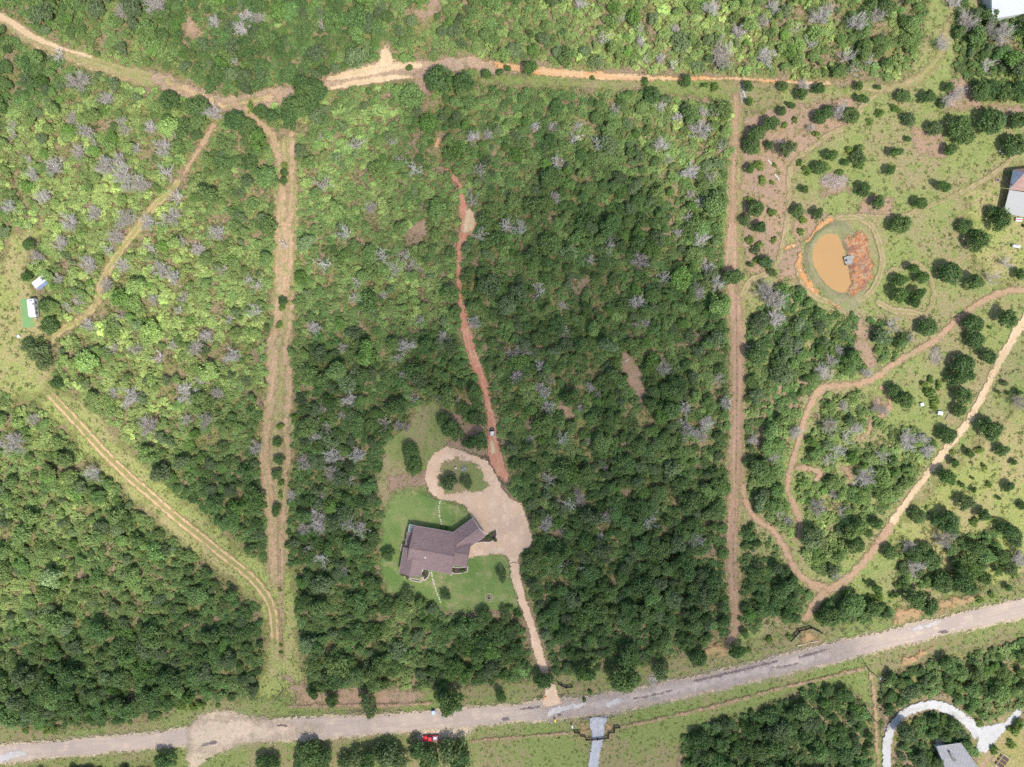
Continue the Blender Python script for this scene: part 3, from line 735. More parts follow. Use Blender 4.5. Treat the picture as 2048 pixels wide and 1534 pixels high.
def tubes(segs, sides=3):
    """segs: list of (p, q, r0, r1) -> vertices, faces"""
    A = np.array([[*s[0], *s[1], s[2], s[3]] for s in segs], float)
    p, q, r0, r1 = A[:, :3], A[:, 3:6], A[:, 6], A[:, 7]
    d = q - p; d /= np.linalg.norm(d, axis=1)[:, None] + 1e-9
    h = np.where(np.abs(d[:, 2:3]) < .9, np.array([[0, 0, 1.]]), np.array([[1., 0, 0]]))
    a = np.cross(d, h); a /= np.linalg.norm(a, axis=1)[:, None]; b = np.cross(d, a)
    V = []
    for c, r in ((p, r0), (q, r1)):
        for i in range(sides):
            t = 2 * np.pi * i / sides
            V.append(c + (a * math.cos(t) + b * math.sin(t)) * r[:, None])
    V = np.stack(V, 1); n = len(A)
    F = []
    for i in range(sides):
        j = (i + 1) % sides
        F.append(np.stack([np.arange(n) * 2 * sides + x for x in (i, j, j + sides, i + sides)], 1))
    return V.reshape(-1, 3), np.vstack(F)

def branch(r, p, d, length, rad, segs, nseg=3, wob=.22, up=.05):
    pts = [p]
    for i in range(nseg):
        d = d + r.normal(size=3) * wob + np.array([0, 0, up]); d /= np.linalg.norm(d)
        q = p + d * length / nseg
        r0 = rad * (1 - .6 * i / nseg); r1 = rad * (1 - .6 * (i + 1) / nseg)
        segs.append((p, q, r0, r1)); p = q; pts.append(p)
    return pts, d

def trunk_mesh(seed, mat, h=.5, rad=.06, limbs=5):
    r = np.random.default_rng(seed); segs = []
    pts, d = branch(r, np.array([0, 0, -.03]), np.array([0, 0, 1.]), h, rad, segs, 3, .07)
    for i in range(limbs):
        t = 2 * np.pi * (i + r.uniform(-.3, .3)) / limbs
        branch(r, pts[-1 - (i % 2)], np.array([math.cos(t), math.sin(t), .75]), .5, rad * .5, segs, 3, .12)
    V, F = tubes(segs, 6)
    return mesh_np('trunk', V, F, mat, True)

def dead_meshes(seed, kind):
    r = np.random.default_rng(seed); segs, tr = [], []
    pts, d = branch(r, np.array([0, 0, -.03]), np.array([0, 0, 1.]), .62, .055, tr, 4, .06)
    V, F = tubes(tr, 6); trunk = mesh_np('trunk', V, F, M['deadbark'], True)
    if kind == 'puff':
        nl, nb, nt_, th = 17, 10, 8, .66
    else:
        nl, nb, nt_, th = 9, 6, 4, 1.0
    for i in range(nl):
        t = 2 * np.pi * (i + r.uniform(-.4, .4)) / nl
        el = r.uniform(.15, 1.3)
        base = pts[1 + r.integers(0, len(pts) - 1)]
        ln = r.uniform(.65, 1.0) * (1 if kind == 'puff' else 1.1)
        lp, ld = branch(r, base, np.array([math.cos(t), math.sin(t), el]), ln, .026 * th, segs, 4, .14 if kind == 'puff' else .28)
        for j in range(nb):
            k = 1 + r.integers(0, 4)
            o = lp[k]
            dd = ld * .75 + r.normal(size=3) * .5 + np.array([0, 0, .2])
            dd /= np.linalg.norm(dd)
            bp, bd = branch(r, o, dd, r.uniform(.25, .5), .0145 * th, segs, 3, .22)
            for q in range(nt_):
                o2 = bp[r.integers(1, 4)]
                d2 = bd * .85 + r.normal(size=3) * .5 + np.array([0, 0, .25]); d2 /= np.linalg.norm(d2)
                branch(r, o2, d2, r.uniform(.12, .30), .0105 * th, segs, 2, .2)
    V, F = tubes(segs, 3)
    return trunk, mesh_np('branches', V, F, M['deadbark'])

OAK = [dict(c=crown_mesh(100 + i, 18 + 2 * i, 1900, .054, .82, .30, .62 + .04 * i, lobe_r=(.15, .35), jit=.06), t=trunk_mesh(40 + i, M['bark'])) for i in range(6)]
ROUND = [dict(c=crown_mesh(200 + i, 14 + i, 1500, .060, .95, .38, .56, lobe_r=(.22, .42), jit=.06), t=trunk_mesh(60 + i, M['bark'], .6)) for i in range(4)]
LOOSE = [dict(c=crown_mesh(300 + i, 20, 1100, .055, .72, .28, .80, lobe_r=(.12, .30), jit=.08), t=trunk_mesh(70 + i, M['bark'], .5, .05, 8)) for i in range(4)]
SHRUB = [dict(c=crown_mesh(400 + i, 13 + 2 * i, 720, .082, .62, .14, .74, lobe_r=(.13, .32), jit=.075), t=trunk_mesh(80 + i, M['bark'], .3, .04, 4)) for i in range(5)]
PUFF = [dict(zip('tc', dead_meshes(500 + i, 'puff'))) for i in range(5)]
SKEL = [dict(zip('tc', dead_meshes(600 + i, 'skel'))) for i in range(5)]
KINDS = dict(oak=OAK, round=ROUND, loose=LOOSE, shrub=SHRUB, puff=PUFF, skel=SKEL)
HOLD = {}           # the object whose mesh stands for a variant in the woods

# ------------------------------------------------------------------ how the woods are coloured: species mix by place, one patch lightened as sunlit haze
#   px, py, yellowness, lightness, share of tall trees, share of gaps
ZONES = np.array([
    (150, 40, .45, .95, .5, .03), (400, 60, .3, .85, .75, .03), (520, 90, .15, .8, .9, .02), (650, 60, .22, .88, .75, .02), (660, 130, .25, .85, .8, .01), (900, 60, .45, 1.0, .45, .02), (1050, 90, .55, 1.0, .35, .04),
    (1200, 80, .75, 1.15, .3, .05), (1400, 80, .85, 1.2, .28, .06), (1600, 70, .85, 1.15, .35, .10), (1750, 80, .6, 1.0, .5, .15), (2000, 100, .3, .9, .7, .06),
    (60, 130, .4, .9, .5, .02), (120, 260, .85, 1.15, .3, .03), (300, 200, .75, 1.1, .4, .04), (100, 400, .8, 1.2, .25, .06), (300, 420, .85, 1.2, .22, .08), (230, 600, .85, 1.2, .22, .09),
    (400, 600, .85, 1.2, .22, .08), (350, 750, .9, 1.2, .22, .10), (480, 420, .6, 1.0, .45, .03), (500, 700, .75, 1.1, .35, .06), (470, 300, .35, .9, .6, .02), (470, 850, .45, 1.0, .5, .06), (480, 1000, .25, .9, .65, .03),
    (60, 850, .75, 1.1, .35, .04), (100, 1000, .65, 1.05, .45, .04), (250, 1150, .55, 1.0, .5, .03), (60, 1150, .7, 1.1, .45, .05), (400, 1250, .25, .85, .7, .02), (150, 1350, .25, .8, .75, .02), (350, 1400, .2, .85, .75, .02),
    (650, 250, .55, 1.1, .25, .01), (700, 300, .52, 1.2, .08, .01), (740, 400, .52, 1.22, .07, .01), (660, 400, .55, 1.15, .1, .01), (810, 400, .55, 1.2, .1, .02), (760, 230, .5, 1.2, .15, .01), (820, 580, .65, 1.3, .15, .02), (650, 480, .45, 1.0, .25, .01), (800, 580, .6, 1.05, .3, .02), (850, 250, .35, .9, .5, .01), (850, 450, .5, 1.0, .35, .02), (700, 650, .35, .9, .5, .03),  # upper centre-left lightness raised: hazy sun painted into the leaf tints
    (650, 780, .2, .8, .65, .03), (850, 720, .25, .85, .55, .05), (680, 950, .18, .75, .7, .02), (650, 1100, .15, .75, .75, .03), (680, 1290, .4, .9, .6, .03), (800, 1300, .45, .95, .6, .02), (950, 1320, .2, .8, .75, .02), (640, 1330, .25, .8, .7, .02),
    (1050, 230, .3, .9, .5, .02), (1200, 260, .45, .95, .45, .03), (1380, 280, .6, 1.05, .4, .03), (1100, 450, .3, .9, .55, .02), (1250, 430, .25, .85, .65, .01), (1400, 470, .4, .95, .5, .03), (1000, 600, .25, .85, .6, .02),
    (1200, 600, .3, .9, .55, .03), (1380, 650, .4, .95, .5, .03), (1100, 720, .3, .85, .55, .08), (1300, 780, .25, .8, .6, .06), (1430, 800, .45, 1.0, .4, .03), (1100, 880, .35, .9, .5, .06), (1250, 950, .15, .75, .75, .02),
    (1400, 950, .25, .85, .6, .02), (1100, 1050, .25, .8, .6, .03), (1300, 1100, .12, .75, .8, .01), (1150, 1200, .12, .75, .8, .01), (1400, 1200, .12, .75, .8, .01), (1250, 1300, .18, .8, .75, .01), (1420, 1290, .2, .85, .7, .01),
    (1560, 650, .15, .85, .7, .03), (1650, 680, .3, .95, .55, .06), (1790, 690, .25, .9, .6, .04), (1540, 850, .4, 1.0, .5, .06), (1700, 830, .75, 1.1, .35, .04), (1650, 980, .7, 1.1, .35, .03), (1780, 930, .6, 1.05, .4, .06), (1680, 1080, .65, 1.05, .45, .05),
    (1550, 1170, .12, .8, .8, .02), (1700, 1220, .3, .9, .7, .10), (1900, 1130, .4, 1.0, .6, .28), (1550, 1450, .1, .75, .85, .01), (1650, 1500, .12, .75, .8, .01), (1450, 1500, .1, .75, .85, .01), (1830, 1380, .25, .9, .7, .03), (1980, 1330, .5, 1.05, .6, .08), (1850, 1480, .12, .8, .85, .01)])
def zone(px, py):
    d = (ZONES[:, 0] - px) ** 2 + (ZONES[:, 1] - py) ** 2 + 900
    w = 1 / d ** 2
    return (ZONES[:, 2:] * w[:, None]).sum(0) / w.sum()
def lerp(a, b, t): return tuple(x + (y - x) * t for x, y in zip(a, b))
def tint_for(kind, px, py, r):
    y, l, _, _ = zone(px, py)
    y += .30 * mnoise.noise(Vector((px * .013, py * .013, 8.)))
    l *= 1.12 + .28 * mnoise.noise(Vector((px * .019, py * .019, 4.)))
    y = min(1.0, max(0.0, y + r.normal() * .16))
    if kind == 'shrub':
        c = lerp((.105, .200, .060), (.285, .335, .118), y)
    else:
        y *= .7
        c = lerp((.100, .182, .058), (.25, .305, .100), y)
        if r.uniform() < .22: c = lerp(c, (.150, .185, .110), .6)      # grey-green oaks
        if r.uniform() < .10: c = lerp(c, (.12, .23, .04), .6)      # fresh green
    k = 1.2 * max(l, .86) * math.exp(r.normal() * .16)
    return tuple(x * k for x in c)

# ------------------------------------------------------------------ single trees
ORD = ['nearest', 'second nearest', 'third nearest', 'fourth nearest', 'fifth nearest', 'sixth nearest', 'seventh nearest', 'eighth nearest', 'ninth nearest', 'tenth nearest', 'eleventh nearest', 'twelfth nearest', 'thirteenth nearest', 'fourteenth nearest', 'fifteenth nearest', 'sixteenth nearest']
MARKS = [(880, 1090, 'brown-roofed house'), (1665, 525, 'muddy pond'), (1700, 517, 'wooden pond dock'), (984, 865, 'small off-road vehicle'), (862, 1473, 'red pickup'), (867, 1422, 'pale blue bin'),
         (78, 563, 'tilted white camper'), (60, 615, 'camper beside green carpet'), (39, 673, 'small white crate'), (2030, 400, 'cream metal roof'), (2015, 15, 'grey barn roof'), (1905, 1510, 'grey-roofed house'),
         (978, 1195, 'round brick fire pit'), (909, 947, 'fire ring in the drive island'), (1195, 1470, 'black entrance gate'), (1110, 1405, 'foot of the sandy driveway'), (1610, 1265, 'gate with pale log'),
         (1736, 1338, 'utility pole by the road'), (1744, 1435, 'pole by the white drive'), (567, 1378, 'pole at left firebreak'), (480, 205, 'upper left track junction'), (772, 95, 'pale sand spur'),
         (945, 126, 'orange bend of the top track'), (1474, 178, 'upper right track corner'), (1650, 1178, 'V-shaped bend of the farm drive'), (1650, 775, 'red bend of the farm drive'), (938, 445, 'stony widening of the red track'),
         (920, 540, 'narrowest stretch of the red track'), (955, 740, 'lower red track'), (570, 480, 'widest stretch of left firebreak'), (545, 700, 'middle of left firebreak'), (532, 900, 'lower left firebreak'),
         (1462, 530, 'widest stretch of right firebreak'), (1474, 740, 'middle of right firebreak'), (1468, 980, 'lower right firebreak'), (1463, 1250, 'foot of right firebreak'), (250, 945, 'diagonal two-rut track'),
         (430, 1090, 'lower diagonal two-rut track'), (100, 785, 'upper end of the two-rut track'), (280, 450, 'grassy diagonal path'), (200, 580, 'lower grassy diagonal path'), (400, 300, 'red footpath at upper left'),
         (430, 1430, 'gravel lay-by on the road'), (1270, 745, 'bare strip in the middle wood'), (830, 460, 'bare patch left of red track'), (0, 0, 'top left corner'), (700, 0, 'top edge left of centre'), (1100, 0, 'top edge centre'),
         (1500, 0, 'top edge right of centre'), (1780, 20, 'top edge near the barn'), (0, 300, 'left edge upper part'), (0, 900, 'left edge lower part'), (0, 1250, 'left edge near the road'), (200, 1200, 'middle of the lower left wood'),
         (350, 650, 'middle of the pale left wood'), (200, 330, 'middle of the upper left wood'), (700, 560, 'wood between firebreak and red track'), (680, 900, 'wood left of the lawn'), (650, 1200, 'wood left of the front lawn'),
         (780, 1330, 'wood below the house'), (1200, 350, 'upper middle wood'), (1280, 560, 'middle wood'), (1200, 950, 'lower middle wood'), (1300, 1200, 'dark wood right of the driveway'), (1330, 80, 'wood above the orange track'),
         (1720, 880, 'bright thicket inside the farm drive'), (1600, 680, 'thicket below the pond'), (1550, 1180, 'dark grove left of the V bend'), (1570, 1470, 'dark wood below the road'), (1940, 1340, 'wood above the white drive'),
         (1820, 320, 'middle of the upper right meadow'), (1920, 980, 'right meadow below sandy drive'), (2048, 700, 'right edge middle'), (2048, 1050, 'right edge lower part'), (2048, 200, 'right edge upper part'), (1840, 570, 'mown loop beside the pond'),
         (1550, 440, 'litter-strewn yard left of the pond'), (1880, 830, 'garden frames')]

def put_tree(kind, var, px, py, rpx, r, tint=None, name=None, squash=None):
    K = KINDS[kind]; v = K[var % len(K)]
    rad = rpx * S
    hz = {'oak': .55, 'round': .62, 'loose': .5, 'shrub': .35, 'puff': .6, 'skel': .6}[kind] * rad * 1.15
    hz = min(hz, 5.0)
    sz = rad * r.uniform(.95, 1.2)
    if kind in ('oak', 'round', 'loose'): sz *= 1.3
    hz = sz * .55
    root = empty(name, at(px, py, hz).xy.to_3d(), r.uniform(0, 6.28), (rad * r.uniform(.9, 1.15), rad * r.uniform(.75, 1.05), sz))
    t = link('trunk', v['t'], root)
    c = link('branches' if kind in ('puff', 'skel') else 'crown', v['c'], root)
    if kind not in ('puff', 'skel'):
        c['tint'] = [float(x) for x in (tint or tint_for('shrub' if kind == 'shrub' else 'tree', px, py, r))]
        HOLD.setdefault((kind, var % len(K)), (c, t))
    return root

DEAD = """162 165 20 p,217 200 15 p,313 8 22 p,245 28 12 p,430 45 12 p,495 35 14 p,485 60 14 p,120 115 15 s,427 228 16 p,303 255 12 p,330 298 16 p,175 265 15 p,150 240 12 p,245 245 10 p,253 262 11 p,112 335 18 p,160 305 14 p,215 335 20 p,250 352 20 p,240 318 12 p,190 290 13 s,335 345 19 s,285 370 16 p,258 378 12 s,28 268 12 s,70 350 12 p,470 125 10 s,30 250 10 s,60 320 12 s,350 270 12 s,275 300 10 p,
520 40 12 p,650 55 12 s,945 275 12 p,975 270 11 p,785 285 10 s,830 340 20 s,960 345 26 s,715 290 24 s,650 370 20 s,640 275 10 s,800 320 12 s,
1160 8 12 p,1420 20 16 p,1475 65 14 p,1525 45 13 p,1440 115 26 p,1530 115 18 p,1320 290 14 p,1400 262 19 p,1322 215 10 p,1405 225 10 p,1430 225 10 p,1380 347 16 p,1355 237 10 p,1230 220 11 p,1150 280 15 s,1195 290 19 s,1115 330 21 s,1320 118 11 p,1345 130 13 s,1070 255 10 p,1105 255 10 p,1155 255 11 s,1205 80 14 s,1280 60 12 s,1280 85 10 p,1440 295 12 s,1335 320 12 s,1420 355 14 s,1290 120 10 s,1350 60 10 p,1240 40 10 s,
1545 15 13 p,1640 35 15 p,1710 50 20 p,1750 35 17 p,1620 42 12 s,1690 115 17 s,1735 125 12 s,1620 90 14 s,1880 90 15 p,1930 45 20 p,1975 60 15 p,2000 70 20 p,1970 130 19 s,1905 8 12 p,1605 172 12 p,1675 225 16 p,1620 256 8 p,1890 203 14 p,1912 190 14 p,1705 142 13 s,1560 288 10 s,1655 20 10 p,1590 60 12 s,
90 395 15 p,192 427 15 p,255 442 18 p,297 447 17 p,345 435 18 p,235 475 16 p,125 487 15 p,78 513 15 p,182 530 18 p,305 500 15 s,220 500 13 s,437 467 16 p,355 395 17 s,20 415 15 p,145 447 16 p,217 571 14 p,325 540 17 p,350 555 15 p,370 595 13 s,250 530 14 p,245 632 13 s,140 617 13 s,275 700 13 p,230 697 13 s,320 716 15 s,395 697 15 p,415 672 13 p,467 714 16 p,408 757 15 p,180 650 11 p,445 540 15 s,512 622 15 s,360 620 11 s,500 560 12 s,365 482 13 s,400 500 13 p,160 600 11 p,310 600 12 p,460 640 11 s,120 560 11 p,350 690 10 p,
742 416 11 p,690 466 17 s,715 566 12 s,710 595 12 s,766 592 9 p,765 515 20 s,808 512 22 s,790 540 20 s,825 530 16 s,630 656 14 p,687 696 10 p,812 691 16 p,797 716 12 s,708 751 10 p,806 752 10 p,948 646 12 p,887 676 14 s,518 572 13 s,516 622 14 s,570 490 11 s,945 402 22 s,1012 455 17 s,960 470 15 s,1022 706 11 p,650 530 16 s,840 640 10 s,
1112 395 11 p,1400 406 13 s,1380 390 9 p,1375 436 12 s,1356 466 9 p,1040 456 18 s,1280 522 17 p,1080 582 19 s,1272 605 15 p,1290 646 10 p,1270 650 9 s,1418 536 12 p,1435 566 13 p,1397 586 12 p,1325 556 15 s,1130 666 12 p,1045 702 16 p,1080 732 10 p,1035 752 13 p,1325 736 16 p,1435 757 13 s,1402 476 15 p,1405 527 14 s,1220 490 18 s,1125 612 10 s,1100 760 11 s,1180 520 10 s,
645 816 13 s,632 842 13 s,655 856 13 s,630 871 13 p,665 911 15 p,682 921 10 p,668 946 17 p,715 910 15 p,608 917 11 p,612 931 11 p,635 1031 15 p,640 1052 13 p,610 1057 13 p,700 1046 20 s,722 1056 17 s,645 1116 26 s,622 1092 11 s,797 851 10 p,814 856 8 p,770 846 14 s,830 799 11 s,915 801 9 s,875 796 9 s,700 801 14 p,685 831 8 p,515 896 14 p,585 990 10 p,642 991 8 p,700 961 11 s,690 1140 12 s,
1098 813 12 p,1090 786 10 p,1080 775 10 p,1180 775 10 p,1195 791 8 p,1160 816 7 p,1370 816 12 p,1366 846 13 s,1376 861 16 p,1411 846 15 p,1400 871 13 p,1450 806 12 p,1175 881 7 p,1126 876 16 s,1096 956 20 s,1152 981 8 p,1160 997 13 p,1137 1007 15 s,1213 1029 14 p,1090 1047 13 p,1098 1036 9 p,1123 1062 12 s,1200 1071 7 p,1390 1077 17 s,1128 1132 14 s,1166 1142 14 s,1210 936 6 p,1300 1042 15 s,1060 880 12 s,
1590 863 14 p,1655 851 17 p,1685 811 11 p,1545 911 12 p,1505 880 11 p,1633 1013 18 p,1726 953 19 p,1711 856 11 p,1666 986 10 p,1671 901 19 s,1651 921 13 s,1690 871 16 s,1811 881 17 p,1851 901 16 p,1841 876 11 p,1761 911 14 s,1885 1076 17 p,2036 806 16 p,1816 1091 13 p,1826 1131 16 p,1556 1026 11 s,1576 1041 9 p,1671 1151 15 s,2036 1116 15 p,1750 816 11 p,1766 821 10 p,1681 1021 13 s,
1545 601 24 p,1550 636 18 p,1531 581 19 p,1590 701 11 s,1600 656 9 p,1676 701 10 p,1661 721 12 p,1731 746 13 p,1781 651 17 s,1816 676 9 p,1981 556 17 s,1641 741 14 p,2010 527 14 s,1500 700 11 s,
30 886 22 p,70 839 11 p,190 946 18 p,268 796 17 p,230 786 11 p,375 786 18 p,437 786 13 p,300 851 20 p,415 841 15 p,376 839 12 p,345 866 14 s,335 811 11 p,425 809 10 p,506 896 14 p,457 866 14 s,430 871 8 p,260 886 18 p,270 861 13 s,340 831 15 p,220 811 11 p,95 891 15 s,40 1046 11 p,210 1071 13 p,475 931 15 s,145 1086 11 p,425 1011 13 p,430 1031 12 p,464 1106 20 s,420 1069 9 s,10 1141 13 p,
48 1336 10 p,60 1400 17 p,40 1406 14 p,78 1412 18 p,60 1240 10 s,285 1326 16 s,400 1251 13 s,440 1261 12 s,125 1306 13 s,
720 1269 20 p,738 1224 12 p,765 1296 12 s,735 1331 13 s,770 1336 9 p,700 1351 9 p,820 1326 9 p,890 1351 14 s,850 1271 14 s,985 1346 9 p,1250 1301 10 s,1420 1211 17 s,1360 1286 15 s,1280 1201 12 s,
1720 1191 15 p,1671 1216 13 p,1775 1171 15 s,1855 1156 13 p,1555 1201 14 s,1580 1231 11 s,2000 1386 18 p,1985 1426 22 p,2031 1371 15 p,1966 1326 18 p,1976 1371 14 p,1841 1356 15 s,2040 1311 18 p,1650 1396 14 s,1646 1421 13 p,1686 1421 12 s,1616 1461 13 s,1571 1491 11 p,1596 1516 11 p,1846 1466 11 s"""
TREES = """1565 172 14 o,1603 190 17 o,1638 178 15 o,1717 173 11 r,1755 176 8 r,1723 200 14 r,1583 211 11 r,1640 233 20 o,1656 225 16 o,1700 231 22 o,1563 222 13 o,1543 246 20 o,1512 268 22 o,1505 292 22 o,1573 298 24 l,1500 338 14 r,1808 192 17 o,1857 195 18 o,1895 176 14 r,1885 206 13 l,1818 238 20 l,1870 256 19 l,1918 250 26 o,1930 270 22 o,1985 243 32 o,2036 240 22 o,1900 302 17 r,2030 290 28 o,1815 278 8 r,1790 307 18 r,1780 341 15 r,1660 312 15 r,1640 336 17 o,1718 316 20 l,1690 326 10 r,1727 378 18 o,1756 403 19 o,1839 408 18 r,1886 373 18 r,1608 380 12 r,1960 182 22 o,1985 176 19 o,2010 186 22 o,2036 181 21 o,1497 174 15 r,1372 163 14 r,1290 160 7 r,1305 190 18 o,1497 206 9 r,1510 418 22 o,1490 441 16 l,1520 456 18 o,1530 525 18 o,1467 553 22 o,1500 530 8 r,1595 420 17 o,1636 426 16 o,1545 545 12 l,1512 500 12 l,1540 290 13 o,
1803 449 24 o,1930 452 18 o,1956 483 27 o,2001 442 28 o,1988 425 16 o,1825 539 14 r,1800 562 18 r,1842 556 17 r,1796 590 20 r,1836 588 18 r,1828 606 16 o,1900 548 28 o,1950 565 21 o,2040 550 17 o,1856 656 22 o,1945 649 25 o,2015 636 25 o,1951 681 22 o,1976 713 20 o,1980 655 5 r,1926 730 24 o,1914 758 22 o,1936 750 18 o,1925 790 26 o,1920 820 18 o,1805 801 24 o,1790 783 18 o,1895 870 20 o,1980 861 28 o,2005 900 18 o,1937 905 13 r,2026 925 8 r,1906 926 13 r,1891 955 21 r,1923 970 7 r,1947 980 9 r,1945 956 5 r,1997 996 6 r,2018 972 14 o,1930 1006 22 l,1966 1031 19 o,1836 1031 18 o,1896 1045 26 o,1870 1041 16 o,1906 1061 16 o,2046 1011 12 o,1750 1046 16 r,1735 1066 12 r,1712 1091 20 o,1780 1106 18 o,1830 1111 22 o,1861 1121 24 o,1950 1096 22 o,2015 1061 24 o,2031 1081 20 l,2000 1111 20 o,1920 1141 22 o,2020 1136 20 l,2015 786 6 r,2036 786 10 r,1995 784 7 r,2010 766 10 l,
1750 1176 14 r,1730 1164 5 r,1886 1166 24 o,1931 1166 28 o,1970 1156 18 o,1830 1199 28 o,1860 1211 20 o,1750 1216 24 o,1771 1226 16 o,1660 1236 25 o,1681 1216 18 o,2015 1175 9 r,1475 1301 18 r,1490 1266 12 r,665 1401 17 o,630 1386 14 r,735 1400 20 l,742 1420 16 l,898 1403 34 o,882 1383 22 o,1000 1391 14 o,1085 1361 20 o,1168 1346 24 r,1250 1356 30 o,1395 1316 22 o,1320 1341 20 l,525 1524 16 o,622 1508 26 o,690 1526 20 l,600 1522 18 o,775 1512 30 l,800 1520 24 l,858 1518 28 o,900 1506 30 l,920 1520 24 o,838 1500 22 o,650 1516 20 o,715 1518 20 l,740 1510 18 o,760 1500 17 l,328 1521 22 o,735 1530 16 o,640 1528 20 o,545 1530 18 o,
822 905 20 o,829 930 21 o,905 858 24 o,888 842 18 o,960 880 22 o,936 887 16 o,899 966 21 l,932 963 14 l,1003 1148 15 l,890 1190 13 l,968 1234 20 o,1010 1228 14 l,816 1190 17 l,75 702 24 l,55 690 16 l,86 726 19 l,92 612 18 o,100 650 19 o,57 555 14 r,115 766 14 o,60 490 13 r,592 214 28 o,612 190 26 o,632 180 22 o,605 170 22 o,620 205 20 o,522 222 16 o,545 233 15 o,568 345 9 o,568 362 9 o,566 603 10 o,556 885 12 o,557 920 13 o,555 948 13 o,553 1022 12 o,580 236 22 o,880 157 28 o,926 165 22 o,974 150 12 r,1000 146 9 r,1015 139 9 r,820 138 9 r,1060 136 18 r,470 240 22 o,493 252 18 o,398 213 26 o,340 202 24 o,1168 1400 5 r,755 1170 12 o,740 1165 16 o,775 1110 15 o,990 1080 5 r"""
SHRUBS = """1635 269 9,1760 226 10,1741 243 8,1790 216 9,1800 222 6,1650 330 12,1600 325 8,1615 340 10,1680 345 8,1700 300 9,1720 295 9,1720 328 12,1607 440 8,1603 463 8,1550 330 6,1590 240 8,1570 250 7,1545 425 9,1500 480 10,1520 490 9,1548 480 8,1516 520 9,1860 785 13,1870 802 11,1850 770 10,1880 770 9,1870 815 8,1862 760 8,1905 905 6,1960 900 9,1970 935 8,1980 970 8,1950 1045 9,1990 1040 8,1770 1010 6,1855 1015 5,568 330 9,563 615 7,558 650 8,560 852 8,560 990 8,562 965 8,560 1180 5,562 1290 4,562 1306 5,500 215 12,520 222 12,535 228 9,1185 155 6,1180 1385 6,1410 170 8,1430 172 9,1290 165 8,1540 1280 7,385 1415 10,400 1412 10,360 1412 12,435 1412 6,95 1458 12,110 1462 10,50 1458 10,1500 200 7,1515 300 8,1520 330 10,1525 360 9,1500 400 9,1545 365 6,1690 1190 9,1740 1200 10,1640 1235 12,1790 1190 10,1760 1195 12,1800 1170 10,1960 1200 9,1985 1190 8,2030 1150 9,905 1140 5,925 1142 5,846 1150 5,853 1140 5,805 1150 4,815 1155 4,883 1055 4,892 1056 4,980 1068 4,986 1078 4,985 1065 3,975 1075 5,1500 1300 6,1580 1275 8,1020 1215 8,1035 1228 10,1890 1440 10,1960 1448 8,2040 1450 14,2030 1465 12,1990 1500 10,2025 1490 10"""
def parse(t):
    out = []
    for row in t.replace('\n', '').split(','):
        p = row.split()
        out.append((float(p[0]), float(p[1]), float(p[2]), p[3] if len(p) > 3 else ''))
    return out

INDIV = []          # (root, kind word, px, py, r, extra)
r1 = np.random.default_rng(21)
for i, (px, py, rp, k) in enumerate(parse(DEAD)[:300]):
    k2 = 'puff' if k == 'p' else 'skel'
    o = put_tree(k2, i, px, py, rp * 1.14 if k == 'p' else min(rp, 17) * 1.2, r1, name='dead_tree')
    INDIV.append((o, k2, px, py, rp))
KMAP = dict(o='oak', r='round', l='loose')
for i, (px, py, rp, k) in enumerate(parse(TREES)):
    y = zone(px, py)[0]
    t = lerp((.088, .170, .055), (.155, .235, .075), float(r1.uniform()))
    if k == 'l': t = lerp(t, (.16, .20, .095), .55)
    if k == 'r': t = lerp(t, (.10, .195, .04), .6)
    o = put_tree(KMAP[k], int(r1.integers(2, 6)) if k == 'o' else int(r1.integers(0, 99)), px, py, rp * (.95 if px > 1480 else 1.08), r1, tint=t, name='green_tree')
    INDIV.append((o, 'tree', px, py, rp))
for i, (px, py, rp, k) in enumerate(parse(SHRUBS)):
    bright = px > 1480 or px < 600
    t = lerp((.11, .20, .045), (.25, .34, .07), float(r1.uniform(.2, 1)) if bright else float(r1.uniform(0, .3)))
    o = put_tree('shrub', i, px, py, rp * 1.15, r1, tint=t, name='shrub')
    INDIV.append((o, 'shrub', px, py, rp))

# ------------------------------------------------------------------ the woods: scattered crowns, the largest as single trees
r2 = np.random.default_rng(33)
n_tree = len(parse(TREES))
cand = []
# tall crowns
taken = [(t[2], t[3], t[4]) for t in INDIV if t[1] != 'shrub']
TK = np.array(taken)
def far_from_taken(px, py, r, f):
    d = np.hypot(TK[:, 0] - px, TK[:, 1] - py)
    return bool(np.all(d > f * (TK[:, 2] + r)))
g = 18.5
pts = []
for gy in np.arange(-170, 1534 + 170, g):
    for gx in np.arange(-170, 2048 + 170, g):
        px, py = gx + r2.uniform(-.5, .5) * g, gy + r2.uniform(-.5, .5) * g
        pts.append((px, py))
for px, py in pts:
    y, l, tf, gap = zone(px, py)
    cl_ = mnoise.noise(Vector((px * .016, py * .016, 11.)))
    if r2.uniform() > tf * (1.0 + 1.5 * cl_): continue
    rp = r2.uniform(7, 14) + (13 * r2.uniform() ** 1.8 if r2.uniform() < .2 + tf * .4 else 0)
    if clear_at(px, py) < rp * S * .62: continue
    if not far_from_taken(px, py, rp, .42): continue
    cand.append((px, py, rp))
vis = sorted([c for c in cand if 4 < c[0] < 2044 and 4 < c[1] < 1530], key=lambda c: -c[2])
single = set(vis[:300 - n_tree - 2])
W_P, W_R, W_S, W_V, W_T = [], [], [], [], []
VARS = [('oak', i) for i in range(6)] + [('round', i) for i in range(4)] + [('loose', i) for i in range(4)] + [('shrub', i) for i in range(5)]
VI = {v: i for i, v in enumerate(VARS)}
